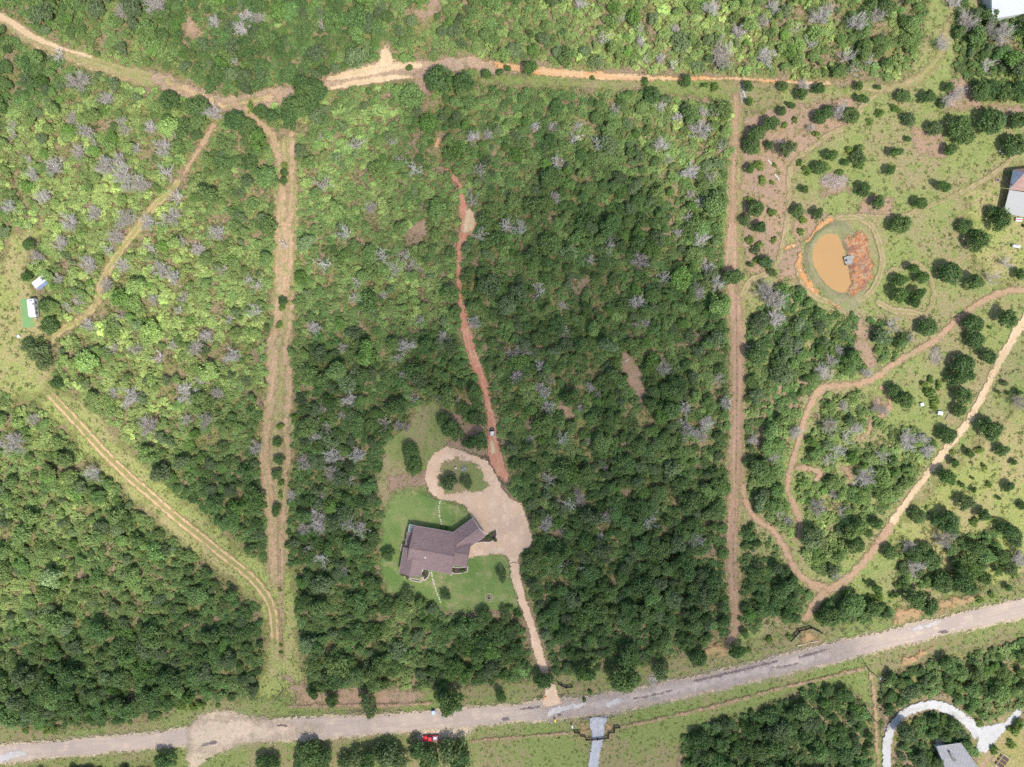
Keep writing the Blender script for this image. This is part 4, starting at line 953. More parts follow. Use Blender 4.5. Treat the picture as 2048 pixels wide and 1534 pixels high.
for c in cand:
    px, py, rp = c
    u = r2.uniform()
    kind = 'oak' if u < .55 else ('round' if u < .66 else 'loose')
    var = int(r2.integers(0, len(KINDS[kind])))
    if c in single:
        o = put_tree(kind, var, px, py, rp * 1.1, r2, name='green_tree')
        INDIV.append((o, 'crown', px, py, rp))
    else:
        rad = rp * S * 1.1; sz = rad * r2.uniform(1.1, 1.45)
        p = at(px, py, sz * .55)
        W_P.append((p.x, p.y, 0)); W_R.append((0, 0, r2.uniform(0, 6.28))); W_S.append((rad * r2.uniform(.85, 1.2), rad * r2.uniform(.75, 1.1), sz))
        W_V.append(VI[(kind, var)]); W_T.append(tint_for('tree', px, py, r2))
n_crowns = len(W_P)
# low scrub between and under them
g = 11.5
for gy in np.arange(-170, 1534 + 170, g):
    for gx in np.arange(-170, 2048 + 170, g):
        px, py = gx + r2.uniform(-.55, .55) * g, gy + r2.uniform(-.55, .55) * g
        cl = clear_at(px, py)
        rp = r2.uniform(4.5, 9) + 5 * r2.uniform() ** 3
        if cl < rp * S * .55: continue
        y, l, tf, gap = zone(px, py)
        gn = mnoise.noise(Vector((px * .022, py * .022, 5.0)))
        if r2.uniform() < .08 or gn > .46 - gap * 2.6: continue
        rad = rp * S * 1.15; sz = rad * r2.uniform(.55, 1.15)
        p = at(px, py, sz * .35)
        W_P.append((p.x, p.y, 0)); W_R.append((0, 0, r2.uniform(0, 6.28))); W_S.append((rad, rad * r2.uniform(.8, 1.2), sz))
        W_V.append(VI[('shrub', int(r2.integers(0, 5)))]); W_T.append(tint_for('shrub', px, py, r2))
print('crowns', n_crowns, 'scrub', len(W_P) - n_crowns, 'singles', len(single), 'trees', n_tree, 'dead', len(parse(DEAD)))

def scatter(name, P, Rr, Sc, Vv, T, sources):
    """one object of kind stuff: geometry nodes set the given meshes on its points"""
    me = bpy.data.meshes.new(name)
    me.vertices.add(len(P)); me.vertices.foreach_set('co', np.array(P, np.float32).ravel())
    for nm, typ, dat, key in (('rot', 'FLOAT_VECTOR', Rr, 'vector'), ('scl', 'FLOAT_VECTOR', Sc, 'vector'), ('tint', 'FLOAT_VECTOR', T, 'vector')):
        a = me.attributes.new(nm, typ, 'POINT'); a.data.foreach_set(key, np.array(dat, np.float32).ravel())
    a = me.attributes.new('vid', 'INT', 'POINT'); a.data.foreach_set('value', np.array(Vv, np.int32))
    ob = link(name, me)
    ng = bpy.data.node_groups.new(name, 'GeometryNodeTree')
    ng.interface.new_socket('Geometry', in_out='INPUT', socket_type='NodeSocketGeometry')
    ng.interface.new_socket('Geometry', in_out='OUTPUT', socket_type='NodeSocketGeometry')
    nn = ng.nodes; ln = ng.links
    gi = nn.new('NodeGroupInput'); go = nn.new('NodeGroupOutput')
    def na(nm, typ):
        q = nn.new('GeometryNodeInputNamedAttribute'); q.data_type = typ; q.inputs['Name'].default_value = nm
        return q.outputs['Attribute']
    rot, scl, vid = na('rot', 'FLOAT_VECTOR'), na('scl', 'FLOAT_VECTOR'), na('vid', 'INT')
    jn = nn.new('GeometryNodeJoinGeometry')
    for k, objs in enumerate(sources):
        if objs is None: continue
        js = nn.new('GeometryNodeJoinGeometry')
        for ob_ in objs:
            oi = nn.new('GeometryNodeObjectInfo'); oi.transform_space = 'ORIGINAL'
            oi.inputs['Object'].default_value = ob_; oi.inputs['As Instance'].default_value = False
            ln.new(oi.outputs['Geometry'], js.inputs[0])
        ti = nn.new('GeometryNodeGeometryToInstance')
        ln.new(js.outputs[0], ti.inputs[0])
        cmp = nn.new('FunctionNodeCompare'); cmp.data_type = 'INT'; cmp.operation = 'EQUAL'
        ln.new(vid, cmp.inputs[2]); cmp.inputs[3].default_value = k
        ip = nn.new('GeometryNodeInstanceOnPoints')
        ln.new(gi.outputs[0], ip.inputs['Points']); ln.new(cmp.outputs[0], ip.inputs['Selection'])
        ln.new(ti.outputs[0], ip.inputs['Instance']); ln.new(rot, ip.inputs['Rotation']); ln.new(scl, ip.inputs['Scale'])
        ln.new(ip.outputs[0], jn.inputs[0])
    ln.new(jn.outputs[0], go.inputs[0])
    md = ob.modifiers.new('scatter', 'NODES'); md.node_group = ng
    tag(ob, kind='stuff')
    return ob
woods = scatter('woodland', W_P, W_R, W_S, W_V, W_T, [HOLD.get(v) for v in VARS])
woods['label'] = 'dense mixed scrub and small trees filling the woods between the tracks'
woods['category'] = 'woodland'

# ------------------------------------------------------------------ labels that single out each tree
WORD = dict(puff='grey twiggy dead tree', skel='bleached forked dead tree', tree='green tree', crown='broad green wood tree', shrub='low green shrub')
CAT = dict(puff='dead tree', skel='dead tree', tree='tree', crown='tree', shrub='shrub')
GRP = dict(puff='dead trees in the woods', skel='dead trees in the woods', tree='green trees', crown='green trees', shrub='shrubs in the open')
for kd in ('puff', 'skel', 'tree', 'crown', 'shrub'):
    its = [t for t in INDIV if t[1] == kd]
    Pp = np.array([(t[2], t[3]) for t in its]); used = set()
    best = {}
    for mi_, (ax_, ay_, nm_) in enumerate(MARKS):
        order = np.argsort(np.hypot(Pp[:, 0] - ax_, Pp[:, 1] - ay_))
        for rank, ii in enumerate(order[:16]):
            best.setdefault(int(ii), []).append((rank, float(np.hypot(Pp[ii, 0] - ax_, Pp[ii, 1] - ay_)), mi_))
    for ii, t in enumerate(its):
        o, _, px, py, rp = t
        if ii in best:
            rank, dd, mi_ = min(best[ii], key=lambda q: (q[0] + q[1] / 60.0))
            lab = f"{WORD[kd]}, {ORD[rank]} to the {MARKS[mi_][2]}"
        else:
            rank, mi_ = None, int(np.argmin([np.hypot(px - a[0], py - a[1]) for a in MARKS]))
            lab = f"{WORD[kd]}, one of those farther from the {MARKS[mi_][2]}"
        tag(o, lab, CAT[kd], GRP[kd])
# ------------------------------------------------------------------ the brown-roofed house
def shingle_mat(name, c0, c1, rows=3.2, ang=0.0):
    m, nt, b = new_mat(name)
    c = mixc(nt, ramp(nt, wnoise(nt, 3.5, 3, .7, (1, 1, 1)), .3, .7), c0, c1)
    g = nt.nodes.new('ShaderNodeNewGeometry')
    mp = nt.nodes.new('ShaderNodeMapping'); mp.inputs['Rotation'].default_value = (0, 0, ang); mp.inputs['Scale'].default_value = (.35, 2.6, 1)
    nt.links.new(g.outputs['Position'], mp.inputs['Vector'])
    br = nt.nodes.new('ShaderNodeTexBrick')
    br.inputs['Scale'].default_value = 1.0; br.inputs['Mortar Size'].default_value = .03
    br.inputs['Brick Width'].default_value = .4; br.inputs['Row Height'].default_value = .55
    br.inputs['Color1'].default_value = (.82, .82, .82, 1); br.inputs['Color2'].default_value = (1.12, 1.12, 1.12, 1); br.inputs['Mortar'].default_value = (.72, .72, .72, 1)
    nt.links.new(mp.outputs[0], br.inputs['Vector'])
    c = mixc(nt, 1.0, c, br.outputs['Color'], 'MULTIPLY')
    c = mixc(nt, ramp(nt, wnoise(nt, .5, 5, .7, (.25, 1, 1)), .45, .75, 0, .45), c, tuple(x * .62 for x in c0))
    nt.links.new(c, b.inputs['Base Color']); b.inputs['Roughness'].default_value = .85
    bump(nt, b, br.outputs['Fac'], .5, .03)
    return m
M['shingle'] = shingle_mat('brown_shingles', (.235, .155, .145), (.29, .20, .185), ang=.17)
M['shingle_red'] = shingle_mat('red_brown_shingles', (.34, .21, .17), (.40, .25, .21))
M['shingle_grey'] = shingle_mat('grey_shingles', (.30, .29, .30), (.36, .35, .35), ang=.4)

M['gutter'] = plain('dull_gutter', (.40, .37, .36), .5)
HA = (828.3, 1050.8); HU = (.985, .174); HV = (-.174, .985)
def hp(u, v, z):            # house plan (photo pixels along its two axes) -> world at height z
    return at(HA[0] + HU[0] * u + HV[0] * v, HA[1] + HU[1] * u + HV[1] * v, z)

house = empty('brick_house', hp(45, 45, 0))
tag(house, 'sprawling ranch house with brown shingle roof on the mown lawn', 'house')
bpy.context.view_layer.update()
def sub(o, root):
    """keep world coordinates: the mesh was made in world space"""
    o.parent = root
    o.matrix_parent_inverse = root.matrix_basis.inverted()
    return o
def gable(root, a, b, c, d, ez, rise, mat, wall, name='roof', thick=.18, walls=True, inset=.55, white=False):
    """a-b and d-c are the eaves (world points at eave height), ridge runs from mid(a,d) to mid(b,c)"""
    a, b, c, d = [Vector((p.x, p.y, ez)) for p in (a, b, c, d)]
    r0, r1 = (a + d) / 2 + Vector((0, 0, rise)), (b + c) / 2 + Vector((0, 0, rise))
    dz = Vector((0, 0, -thick))
    mb = MB()
    v = [a, b, c, d, r0, r1, a + dz, b + dz, c + dz, d + dz]
    # order the faces so that normals point out whichever way the corners run
    mb.add(v, [(0, 1, 5, 4), (2, 3, 4, 5), (0, 6, 7, 1), (2, 8, 9, 3), (9, 8, 7, 6)], 0)
    mb.add(v, [(3, 0, 4), (1, 2, 5), (0, 3, 9, 6), (1, 7, 8, 2)], 1)
    o = mb.build(name, [mat, wall]); sub(o, root)
    # ridge cap
    cap = MB(); cap.tube(r0 + Vector((0, 0, .0)), r1 + Vector((0, 0, .0)), .10, n=6)
    sub(cap.build('ridge_cap', mat), o)
    # white gutters along the eaves
    for p, q in ((a, b), (d, c)):
        g_ = MB(); g_.tube(p + Vector((0, 0, -.06)), q + Vector((0, 0, -.06)), .085, n=6)
        sub(g_.build('gutter', M['gutter']), o)
    for e, f, rr in ((a, d, r0), (b, c, r1)):
        for p in (e, f):
            g_ = MB(); g_.tube(p + Vector((0, 0, .03)), rr + Vector((0, 0, .03)), .075, n=6)
            sub(g_.build('fascia', mat if not white else M['white']), o)
    if walls:
        cc = (a + b + c + d) / 4
        pts = []
        for p in (a, b, c, d):
            e = (cc - p); e.z = 0
            pts.append(p + e.normalized() * inset * 1.4)
        w = MB(); w.prism([(p.x, p.y) for p in pts], 0, ez - thick + .02)
        sub(w.build('wall', wall), root)
        return o, pts
    return o, None

def wall_opening(root, p, q, t, w, z0, z1, name, mat, proud=.04, trim=True):
    """a window or door on the wall from p to q at fraction t"""
    p, q = Vector((p.x, p.y, 0)), Vector((q.x, q.y, 0))
    d = (q - p).normalized(); n_ = Vector((d.y, -d.x, 0))
    c = p + (q - p) * t
    fr = MB()
    def slab(wd, a0, a1, off0, off1):
        pts = [c + d * -wd / 2 + n_ * off0, c + d * wd / 2 + n_ * off0, c + d * wd / 2 + n_ * off1, c + d * -wd / 2 + n_ * off1]
        m_ = MB(); m_.prism([(x.x, x.y) for x in pts], a0, a1); return m_
    o = slab(w, z0, z1, -proud, proud * 1.6).build(name, mat); sub(o, root)
    if trim:
        f = slab(w + .24, z0 - .12, z1 + .12, -proud, proud).build('frame', M['white']); sub(f, o)
    return o

W_ = M['wallstone']; SH = M['shingle']
main_roof, mw = gable(house, hp(0, 0, 3), hp(90, 0, 3), hp(90, 83, 3), hp(0, 83, 3), 3.0, 3.2, SH, W_)
sw_roof, sww = gable(house, hp(-13, 46, 3), hp(-13, 99, 3), hp(31, 99, 3), hp(31, 46, 3), 2.98, 1.75, SH, W_)
e_roof, ew = gable(house, hp(76, 8, 3), hp(118, 8, 3), hp(118, 64, 3), hp(76, 64, 3), 2.96, 2.25, SH, W_)
nN, nE = at(945.5, 1036.1, 3), at(971.2, 1071.3, 3)
ld = Vector((-.807, -.59, 0)) * (62 * S)
ne_roof, nw_ = gable(house, nN + ld, nN, nE, nE + ld, 2.94, 1.75, SH, W_, white=True)
# west porch: a lower lean-to
pr = MB()
q = [hp(-12, 14.5, 2.7), hp(-1.5, 14.5, 2.7), hp(-1.5, 52, 2.7), hp(-12, 52, 2.7)]
v = [(q[0].x, q[0].y, 2.35), (q[1].x, q[1].y, 2.78), (q[2].x, q[2].y, 2.78), (q[3].x, q[3].y, 2.35)]
v += [(x, y, z - .14) for x, y, z in v]
pr.add(v, [(0, 3, 2, 1), (4, 5, 6, 7), (0, 1, 5, 4), (1, 2, 6, 5), (2, 3, 7, 6), (3, 0, 4, 7)])
po = sub(pr.build('porch_roof', SH), house)
for v_ in (16, 28, 40, 50):
    p = hp(-11, v_, 0); c_ = MB(); c_.tube((p.x, p.y, 0), (p.x, p.y, 2.3), .09)
    sub(c_.build('porch_post', M['white']), house)
# glazed frame at the north-west corner
pg = MB()
cs = [hp(-9.5, 0, 2.5), hp(-1, 0, 2.5), hp(-1, 13, 2.5), hp(-9.5, 13, 2.5)]
for i in range(4):
    a, b = cs[i], cs[(i + 1) % 4]
    pg.tube((a.x, a.y, 2.5), (b.x, b.y, 2.5), .09); pg.tube((a.x, a.y, 0), (a.x, a.y, 2.5), .07)
for t in (.33, .66):
    a, b = cs[0].lerp(cs[3], t), cs[1].lerp(cs[2], t)
    pg.tube((a.x, a.y, 2.5), (b.x, b.y, 2.5), .06)
pgo = sub(pg.build('pergola_frame', M['white']), house)
gl = MB(); gl.prism([(p.x, p.y) for p in cs], 2.36, 2.39)
sub(gl.build('glazing', plain('greenish_glass', (.10, .15, .13), .2, var=.15, scale=.6)), pgo)
# openings
for root_pts, items in ((mw, [(0, 1, .25, 1.6, .9, 2.1, 'window'), (0, 1, .5, 1.0, .05, 2.1, 'door'), (0, 1, .75, 1.6, .9, 2.1, 'window'), (2, 3, .5, 1.1, .05, 2.1, 'door'), (2, 3, .3, 1.4, .9, 2.1, 'window')]),
                        (nw_, [(0, 1, .4, 1.2, .9, 2.1, 'window'), (1, 2, .5, 4.8, .05, 2.3, 'garage_door'), (2, 3, .5, 1.2, .9, 2.1, 'window')]),
                        (ew, [(1, 2, .5, 1.4, .9, 2.1, 'window'), (2, 3, .5, 1.6, .9, 2.1, 'window')]),
                        (sww, [(0, 1, .5, 1.4, .9, 2.1, 'window'), (1, 2, .5, 1.8, .9, 2.1, 'window')])):
    for i, j, t, w, z0, z1, nm in items:
        wall_opening(house, root_pts[i], root_pts[j], t, w, z0, z1, nm, M['glass'] if nm == 'window' else M['offwhite'])
p = hp(33, 59, 4.9)
d_ = MB(); d_.lathe([(.42, 0), (.42, .12), (.34, .3), (.18, .42), (.001, .46)], 14)
dm = d_.build('skylight_dome', M['white'], None, True); dm.location = (p.x, p.y, 4.78); sub(dm, house)
for u_, v_, z_ in ((27, 26, 4.95), (60, 22, 4.6), (100, 30, 4.9), (15, 75, 4.1), (72, 60, 4.8)):
    p = hp(u_, v_, z_); t_ = MB(); t_.tube((p.x, p.y, z_ - .4), (p.x, p.y, z_ + .45), .07, n=8)
    sub(t_.build('vent_pipe', M['white'] if u_ != 60 else M['grey_dark']), house)
# stone porch strips, flower beds with kerbs, step at the west wall
def slab_thing(name, pts, z0, z1, mat, label, cat, kind=None):
    c = sum((Vector((p.x, p.y, 0)) for p in pts), Vector()) / len(pts)
    m_ = MB(); m_.prism([(p.x - c.x, p.y - c.y) for p in pts], z0, z1)
    o = m_.build(name, mat); o.location = c
    return tag(o, label, cat) if not kind else tag(o, kind=kind)
slab_thing('stone_terrace', [hp(31.5, 82, 0), hp(36, 82, 0), hp(36.5, 106, 0), hp(32, 106, 0)], .01, .14, M['stone'], 'narrow tan stone strip beside the lower left wing of the house', 'terrace')
slab_thing('stone_terrace', [hp(89, 65, 0), hp(93.5, 65, 0), hp(92, 86, 0), hp(87.5, 86, 0)], .01, .14, M['stone'], 'short tan stone strip below the right wing of the house', 'terrace')
slab_thing('stone_step', [hp(-19, 40, 0), hp(-14.5, 40, 0), hp(-14.5, 55, 0), hp(-19, 55, 0)], .01, .2, M['stone'], 'small tan stone step at the left wall of the house', 'step')
def bed(outline, label):
    pts = [at(*p) for p in outline]
    c = sum(pts, Vector()) / len(pts)
    root = empty('flower_bed', (c.x, c.y, 0)); tag(root, label, 'flower bed', 'mulched beds round the house')
    m_ = MB(); m_.prism([(p.x - c.x, p.y - c.y) for p in pts], .03, .16); mo = m_.build('mulch', M['mulch_bed'], root)
    k = MB()
    for i in range(len(pts)):
        a, b = pts[i] - c, pts[(i + 1) % len(pts)] - c
        k.tube((a.x, a.y, .12), (b.x, b.y, .12), .17, n=6)
    k.build('kerb', M['concrete'], root)
M['mulch_bed'] = plain('dark_mulch', (.095, .06, .052), .95, var=.4, scale=2)
bed([(800, 1139), (803, 1128), (812, 1140), (817, 1155), (832, 1158), (842, 1160), (842, 1164), (826, 1161), (810, 1154)], 'curved mulch bed at the lower left corner of the house')
bed([(846, 1136), (856, 1138), (859, 1146), (856, 1154), (848, 1161), (845, 1150)], 'small mulch bed in the front notch of the house')
bed([(905, 1134), (920, 1135), (936, 1133), (934, 1143), (922, 1146), (908, 1147), (903, 1143)], 'mulch bed along the front right corner of the house')
bed([(950, 1086), (970, 1072), (982, 1063), (992, 1057), (994, 1068), (990, 1079), (980, 1084), (965, 1084)], 'mulch bed with pale kerb beside the garage corner')
# stepping stones
stone_me = MB(); stone_me.lathe([(.27, 0), (.29, .05), (.25, .075), (.001, .078)], 9)
so_ = stone_me.build('stone', M['concrete'], None); stone_mesh = so_.data; bpy.data.objects.remove(so_)
def stones(line, n, label):
    L = smooth_line([(a, b, 1) for a, b in line], .3)
    s = np.linspace(0, len(L) - 1, n).astype(int)
    root = empty('stepping_stone_path', (L[0, 0], L[0, 1], 0)); tag(root, label, 'stone path')
    for i in s:
        o = link('stone', stone_mesh, root)
        o.location = (L[i, 0] - L[0, 0] + random.uniform(-.08, .08), L[i, 1] - L[0, 1], .045); o.rotation_euler = (0, 0, random.uniform(0, 6))
        o.scale = (random.uniform(.85, 1.2), random.uniform(.75, 1.0), 1)
stones([(880, 1003), (878, 1014), (879, 1030), (883, 1048)], 11, 'pale stepping stones leading from the drive to the back of the house')
stones([(863, 1145), (866, 1160), (872, 1180), (881, 1204)], 15, 'pale stepping stones curving across the front lawn')

# ------------------------------------------------------------------ fire pits, table, playhouse things on the lawn
def fire_pit(px, py, R, label, paved=True):
    root = empty('fire_pit', at(px, py)); tag(root, label, 'fire pit')
    if paved:
        m_ = MB(); m_.lathe([(R, 0), (R, .06), (.62, .07), (.001, .07)], 28); m_.build('paving', plain('pink_brick_paving', (.34, .235, .20), .9, var=.25, scale=2.5), root)
        for k in range(18):
            t = k * 2 * math.pi / 18
            b_ = MB(); b_.box(-.2, .2, -.12, .12, .06, .16); o = b_.build('edge_brick', M['stone'], root)
            o.location = (math.cos(t) * (R - .1), math.sin(t) * (R - .1), 0); o.rotation_euler = (0, 0, t + math.pi / 2)
    for k in range(12):
        t = k * 2 * math.pi / 12
        b_ = MB(); b_.box(-.17, .17, -.11, .11, .05, .38, taper=.02); o = b_.build('stone', plain('pit_stone', (.42, .34, .29), .9) if k == 0 else bpy.data.materials['pit_stone'], root)
        o.location = (math.cos(t) * .62, math.sin(t) * .62, 0); o.rotation_euler = (0, 0, t + math.pi / 2)
    a_ = MB(); a_.lathe([(.55, .05), (.55, .1), (.001, .12)], 14); a_.build('ash', M['mulch_bed'], root)
fire_pit(978, 1195, 1.45, 'round brick-paved fire pit on the front lawn')
fire_pit(909, 947, .9, 'pale stone fire ring inside the teardrop drive island', False)
fire_pit(1994, 360, .9, 'dark fire ring on the grass left of the slate roof', False)
t = empty('picnic_table', at(928, 938), .5); tag(t, 'grey picnic table in the teardrop drive island', 'table')
for k in range(5):
    b_ = MB(); b_.box(-.95, .95, -.42 + k * .17, -.27 + k * .17, .72, .76); b_.build('table_plank', M['wood_grey'] if 'wood_grey' in M else M['wood'], t)
for s_ in (-1, 1):
    b_ = MB(); b_.box(-.95, .95, s_ * .75 - .14, s_ * .75 + .14, .42, .46); b_.build('bench', M['wood'], t)
    b_ = MB(); b_.box(s_ * .65 - .05, s_ * .65 + .05, -.75, .75, .36, .42); b_.tube((s_ * .65, -.6, 0), (s_ * .65, -.2, .72), .05); b_.tube((s_ * .65, .6, 0), (s_ * .65, .2, .72), .05); b_.build('leg_frame', M['wood'], t)
def chair(px, py, rz, label, mat):
    c = empty('garden_chair', at(px, py), rz); tag(c, label, 'chair', 'garden chairs')
    b_ = MB(); b_.box(-.28, .28, -.28, .28, .36, .42); b_.build('seat', mat, c)
    b_ = MB(); b_.box(-.28, .28, .24, .32, .42, 1.0); b_.build('backrest', mat, c)
    for x in (-.25, .25):
        for y in (-.25, .25):
            b_ = MB(); b_.tube((x, y, 0), (x, y, .38), .03); b_.build('leg', mat, c)
chair(912, 936, .3, 'pale garden chair above the fire ring in the drive island', M['offwhite'])
chair(1998, 303, .4, 'white garden chair under the tree at the right edge', M['white'])
chair(2003, 308, 2.2, 'second white garden chair, lower one under the right edge tree', M['white'])
tree_ring = []

# ------------------------------------------------------------------ wheeled things
def wheel(root, x, y, r, w, name='wheel'):
    m_ = MB(); m_.tube((x, y - w / 2, r), (x, y + w / 2, r), r, n=14); o = m_.build(name, M['rubber'], root)
    h = MB(); s_ = 1 if y > 0 else -1; h.tube((x, y + s_ * w * .3, r), (x, y + s_ * (w / 2 + .02), r), r * .55, n=12); h.build('rim', M['metal'], o)

def pickup(px, py, rz, label):
    c = empty('pickup_truck', at(px, py), rz); tag(c, label, 'pickup')
    R_ = M['red_paint']
    b_ = MB(); b_.box(-2.75, 2.75, -.95, .95, .45, .95, taper=.06); b_.build('body', R_, c)
    b_ = MB(); b_.box(1.05, 2.68, -.86, .86, .95, 1.16, taper=.10); b_.build('bonnet', R_, c)
    cab = MB(); cab.box(-.75, 1.25, -.86, .86, .95, 1.72, taper=.16, tx=.38); cabo = cab.build('cab', M['glass'], c)
    rf = MB(); rf.box(-.40, .86, -.71, .71, 1.72, 1.80, taper=.05); rf.build('roof', R_, cabo)
    for x0, x1, y0, y1 in ((-2.68, -.8, -.92, -.84), (-2.68, -.8, .84, .92), (-2.70, -2.62, -.84, .84), (-.86, -.78, -.84, .84)):
        s_ = MB(); s_.box(x0, x1, y0, y1, .95, 1.2); s_.build('bed_side', R_ if x1 > -2.6 and abs(y1 - y0) < .2 else R_, c)
    bd = MB(); bd.box(-2.62, -.86, -.84, .84, .95, .985); bd.build('bed_floor', M['grey_bed'], c)
    ld_ = MB(); ld_.box(-2.4, -1.0, -.6, .1, .985, 1.3, taper=.05); ld_.build('tool_chest', M['metal'], c)
    for s_ in (-1, 1):
        h_ = MB(); h_.box(2.66, 2.78, s_ * .68 - .16, s_ * .68 + .16, .68, .86); h_.build('headlight', M['white'], c)
        for x in (-1.75, 1.75): wheel(c, x, s_ * .86, .40, .26)
    bp = MB(); bp.box(2.72, 2.88, -.9, .9, .48, .62); bp.build('bumper', M['metal'], c)
    return c
M['grey_bed'] = plain('grey_truck_bed', (.30, .30, .34), .5, var=.2)
pickup(862, 1474, math.pi + .02, 'red pickup with a grey load bed parked by the roadside trees')

def utv(px, py, rz, label):
    c = empty('utility_vehicle', at(px, py), rz); tag(c, label, 'off-road vehicle')
    b_ = MB(); b_.box(-1.45, 1.45, -.62, .62, .38, .72, taper=.05); b_.build('body', M['grey_dark'], c)
    b_ = MB(); b_.box(.62, 1.45, -.60, .60, .72, .98, taper=.12); b_.build('bonnet', M['grey_dark'], c)
    sh = MB(); sh.add([(.62, -.6, 1.0), (.62, .6, 1.0), (.30, .56, 1.72), (.30, -.56, 1.72)], [(0, 1, 2, 3), (3, 2, 1, 0)]); sh.build('windscreen', M['glass'], c)
    f = MB()
    for s_ in (-1, 1):
        f.tube((.62, s_ * .6, .9), (.30, s_ * .58, 1.75), .035); f.tube((-.75, s_ * .6, .7), (-.68, s_ * .58, 1.75), .035)
        f.tube((.30, s_ * .58, 1.75), (-.68, s_ * .58, 1.75), .035)
    f.build('roll_cage', M['black'], c)
    r_ = MB(); r_.box(-.72, .36, -.62, .62, 1.76, 1.84, taper=.05); r_.build('roof', M['white'], c)
    for s_ in (-1, 1):
        q = MB(); q.box(-.4, .15, s_ * .3 - .24, s_ * .3 + .24, .72, .92); q.box(-.5, -.36, s_ * .3 - .24, s_ * .3 + .24, .8, 1.35); q.build('seat', M['black'], c)
        for x in (-.98, 1.0): wheel(c, x, s_ * .62, .33, .26)
        h_ = MB(); h_.box(1.40, 1.48, s_ * .4 - .1, s_ * .4 + .1, .7, .82); h_.build('headlight', M['white'], c)
    bd = MB(); bd.box(-1.45, -.8, -.6, .6, .72, .78); bd.box(-1.45, -1.4, -.6, .6, .78, 1.0); bd.box(-1.4, -.8, -.6, -.55, .78, 1.0); bd.box(-1.4, -.8, .55, .6, .78, 1.0)
    bd.build('cargo_bed', M['offwhite'], c)
utv(984.5, 864, math.pi / 2, 'small dark off-road vehicle with white roof on the red track')

def camper(px, py, rz, L, Wd, label, extras):
    c = empty('camper_trailer', at(px, py, 2.6).xy.to_3d(), rz); tag(c, label, 'camper', 'white campers by the left meadow')
    h = 2.75
    prof = [(-L / 2, .55), (L / 2 - .5, .55), (L / 2, 1.2), (L / 2 - .05, 2.2), (L / 2 - .45, h - .12), (L / 2 - .9, h), (-L / 2 + .35, h), (-L / 2 + .06, h - .2), (-L / 2, 2.0)]
    v = [(x, -Wd / 2, z) for x, z in prof] + [(x, Wd / 2, z) for x, z in prof]
    n_ = len(prof)
    fs = [tuple(range(n_)), tuple(range(2 * n_ - 1, n_ - 1, -1))] + [(i, i + n_, (i + 1) % n_ + n_, (i + 1) % n_) for i in range(n_)]
    b_ = MB(); b_.add(v, fs); b_.build('body', M['white'], c)
    for x, y, sx, sy, nm, mt in extras:
        e = MB(); e.box(x - sx / 2, x + sx / 2, y - sy / 2, y + sy / 2, h - .01, h + (.28 if nm == 'air_conditioner' else .12), taper=.04); e.build(nm, mt, c)
    for s_ in (-1, 1):
        wheel(c, -.3, s_ * (Wd / 2 - .1), .34, .22); wheel(c, -1.05, s_ * (Wd / 2 - .1), .34, .22)
        for x in (-L * .28, L * .05, L * .28):
            w_ = MB(); w_.box(x - .4, x + .4, s_ * (Wd / 2 + .012) - .02, s_ * (Wd / 2 + .012) + .02, 1.45, 2.05); w_.build('window', M['glass'], c)
    d_ = MB(); d_.box(L * .15, L * .15 + .65, -Wd / 2 - .035, -Wd / 2 + .02, .65, 2.4); d_.build('door', M['offwhite'], c)
    hh = MB(); hh.tube((L / 2 - .4, -.5, .5), (L / 2 + 1.1, 0, .45), .05); hh.tube((L / 2 - .4, .5, .5), (L / 2 + 1.1, 0, .45), .05); hh.tube((L / 2 + .9, 0, 0), (L / 2 + .9, 0, .6), .045)
    hh.build('hitch', M['grey_dark'], c)
    g = MB()
    for y in (-.17, .17): g.tube((L / 2 + .35, y, .5), (L / 2 + .35, y, .95), .14, n=10)
    g.build('gas_bottle', M['offwhite'], c)
    return c
M['blue_shade'] = plain('blue_grey_awning', (.25, .30, .45), .6, var=.15)
cA = camper(77.5, 563.5, math.radians(218), 5.0, 2.35, 'tilted white camper with dark roof hatch above the green carpet', [(-1.9, .1, .75, 1.0, 'roof_hatch', M['grey_dark']), (.6, .3, .35, .35, 'vent', M['offwhite']), (1.4, -.2, .3, .3, 'vent', M['offwhite'])])
aw = MB(); aw.add([(-2.2, 1.18, 2.45), (1.9, 1.18, 2.45), (1.9, 2.1, 2.1), (-2.2, 2.1, 2.1)], [(0, 1, 2, 3), (3, 2, 1, 0)]); aw.tube((-2.2, 2.1, 2.1), (1.9, 2.1, 2.1), .05); aw.tube((-2.1, 2.05, 0), (-2.1, 2.05, 2.1), .035); aw.tube((1.8, 2.05, 0), (1.8, 2.05, 2.1), .035)
aw.build('awning', M['blue_shade'], cA)
cB = camper(62.5, 615.5, math.radians(-84), 6.3, 2.35, 'white camper standing on the edge of the green carpet', [(-2.35, .35, .42, .42, 'vent', M['grey_dark']), (-2.35, -.3, .3, .3, 'vent', M['grey_dark']), (.2, 0, .75, 1.0, 'air_conditioner', M['white']), (-1.2, .9, .5, .5, 'vent', M['grey_dark'])])
slab_thing('green_carpet', [at(40.5, 599), at(57, 597), at(68.5, 654), at(46.5, 656)], .012, .05, M['green_mat'], 'green outdoor carpet spread beside the white camper', 'carpet')
cr = empty('white_crate', at(39.5, 673), .6); tag(cr, 'small white crate on the left meadow below the green carpet', 'crate')
b_ = MB(); b_.box(-.5, .5, -.45, .45, 0, .7, taper=.03); b_.build('box', M['white'], cr); b_ = MB(); b_.box(-.54, .54, -.49, .49, .7, .8, taper=.05); b_.build('lid', M['white'], cr)

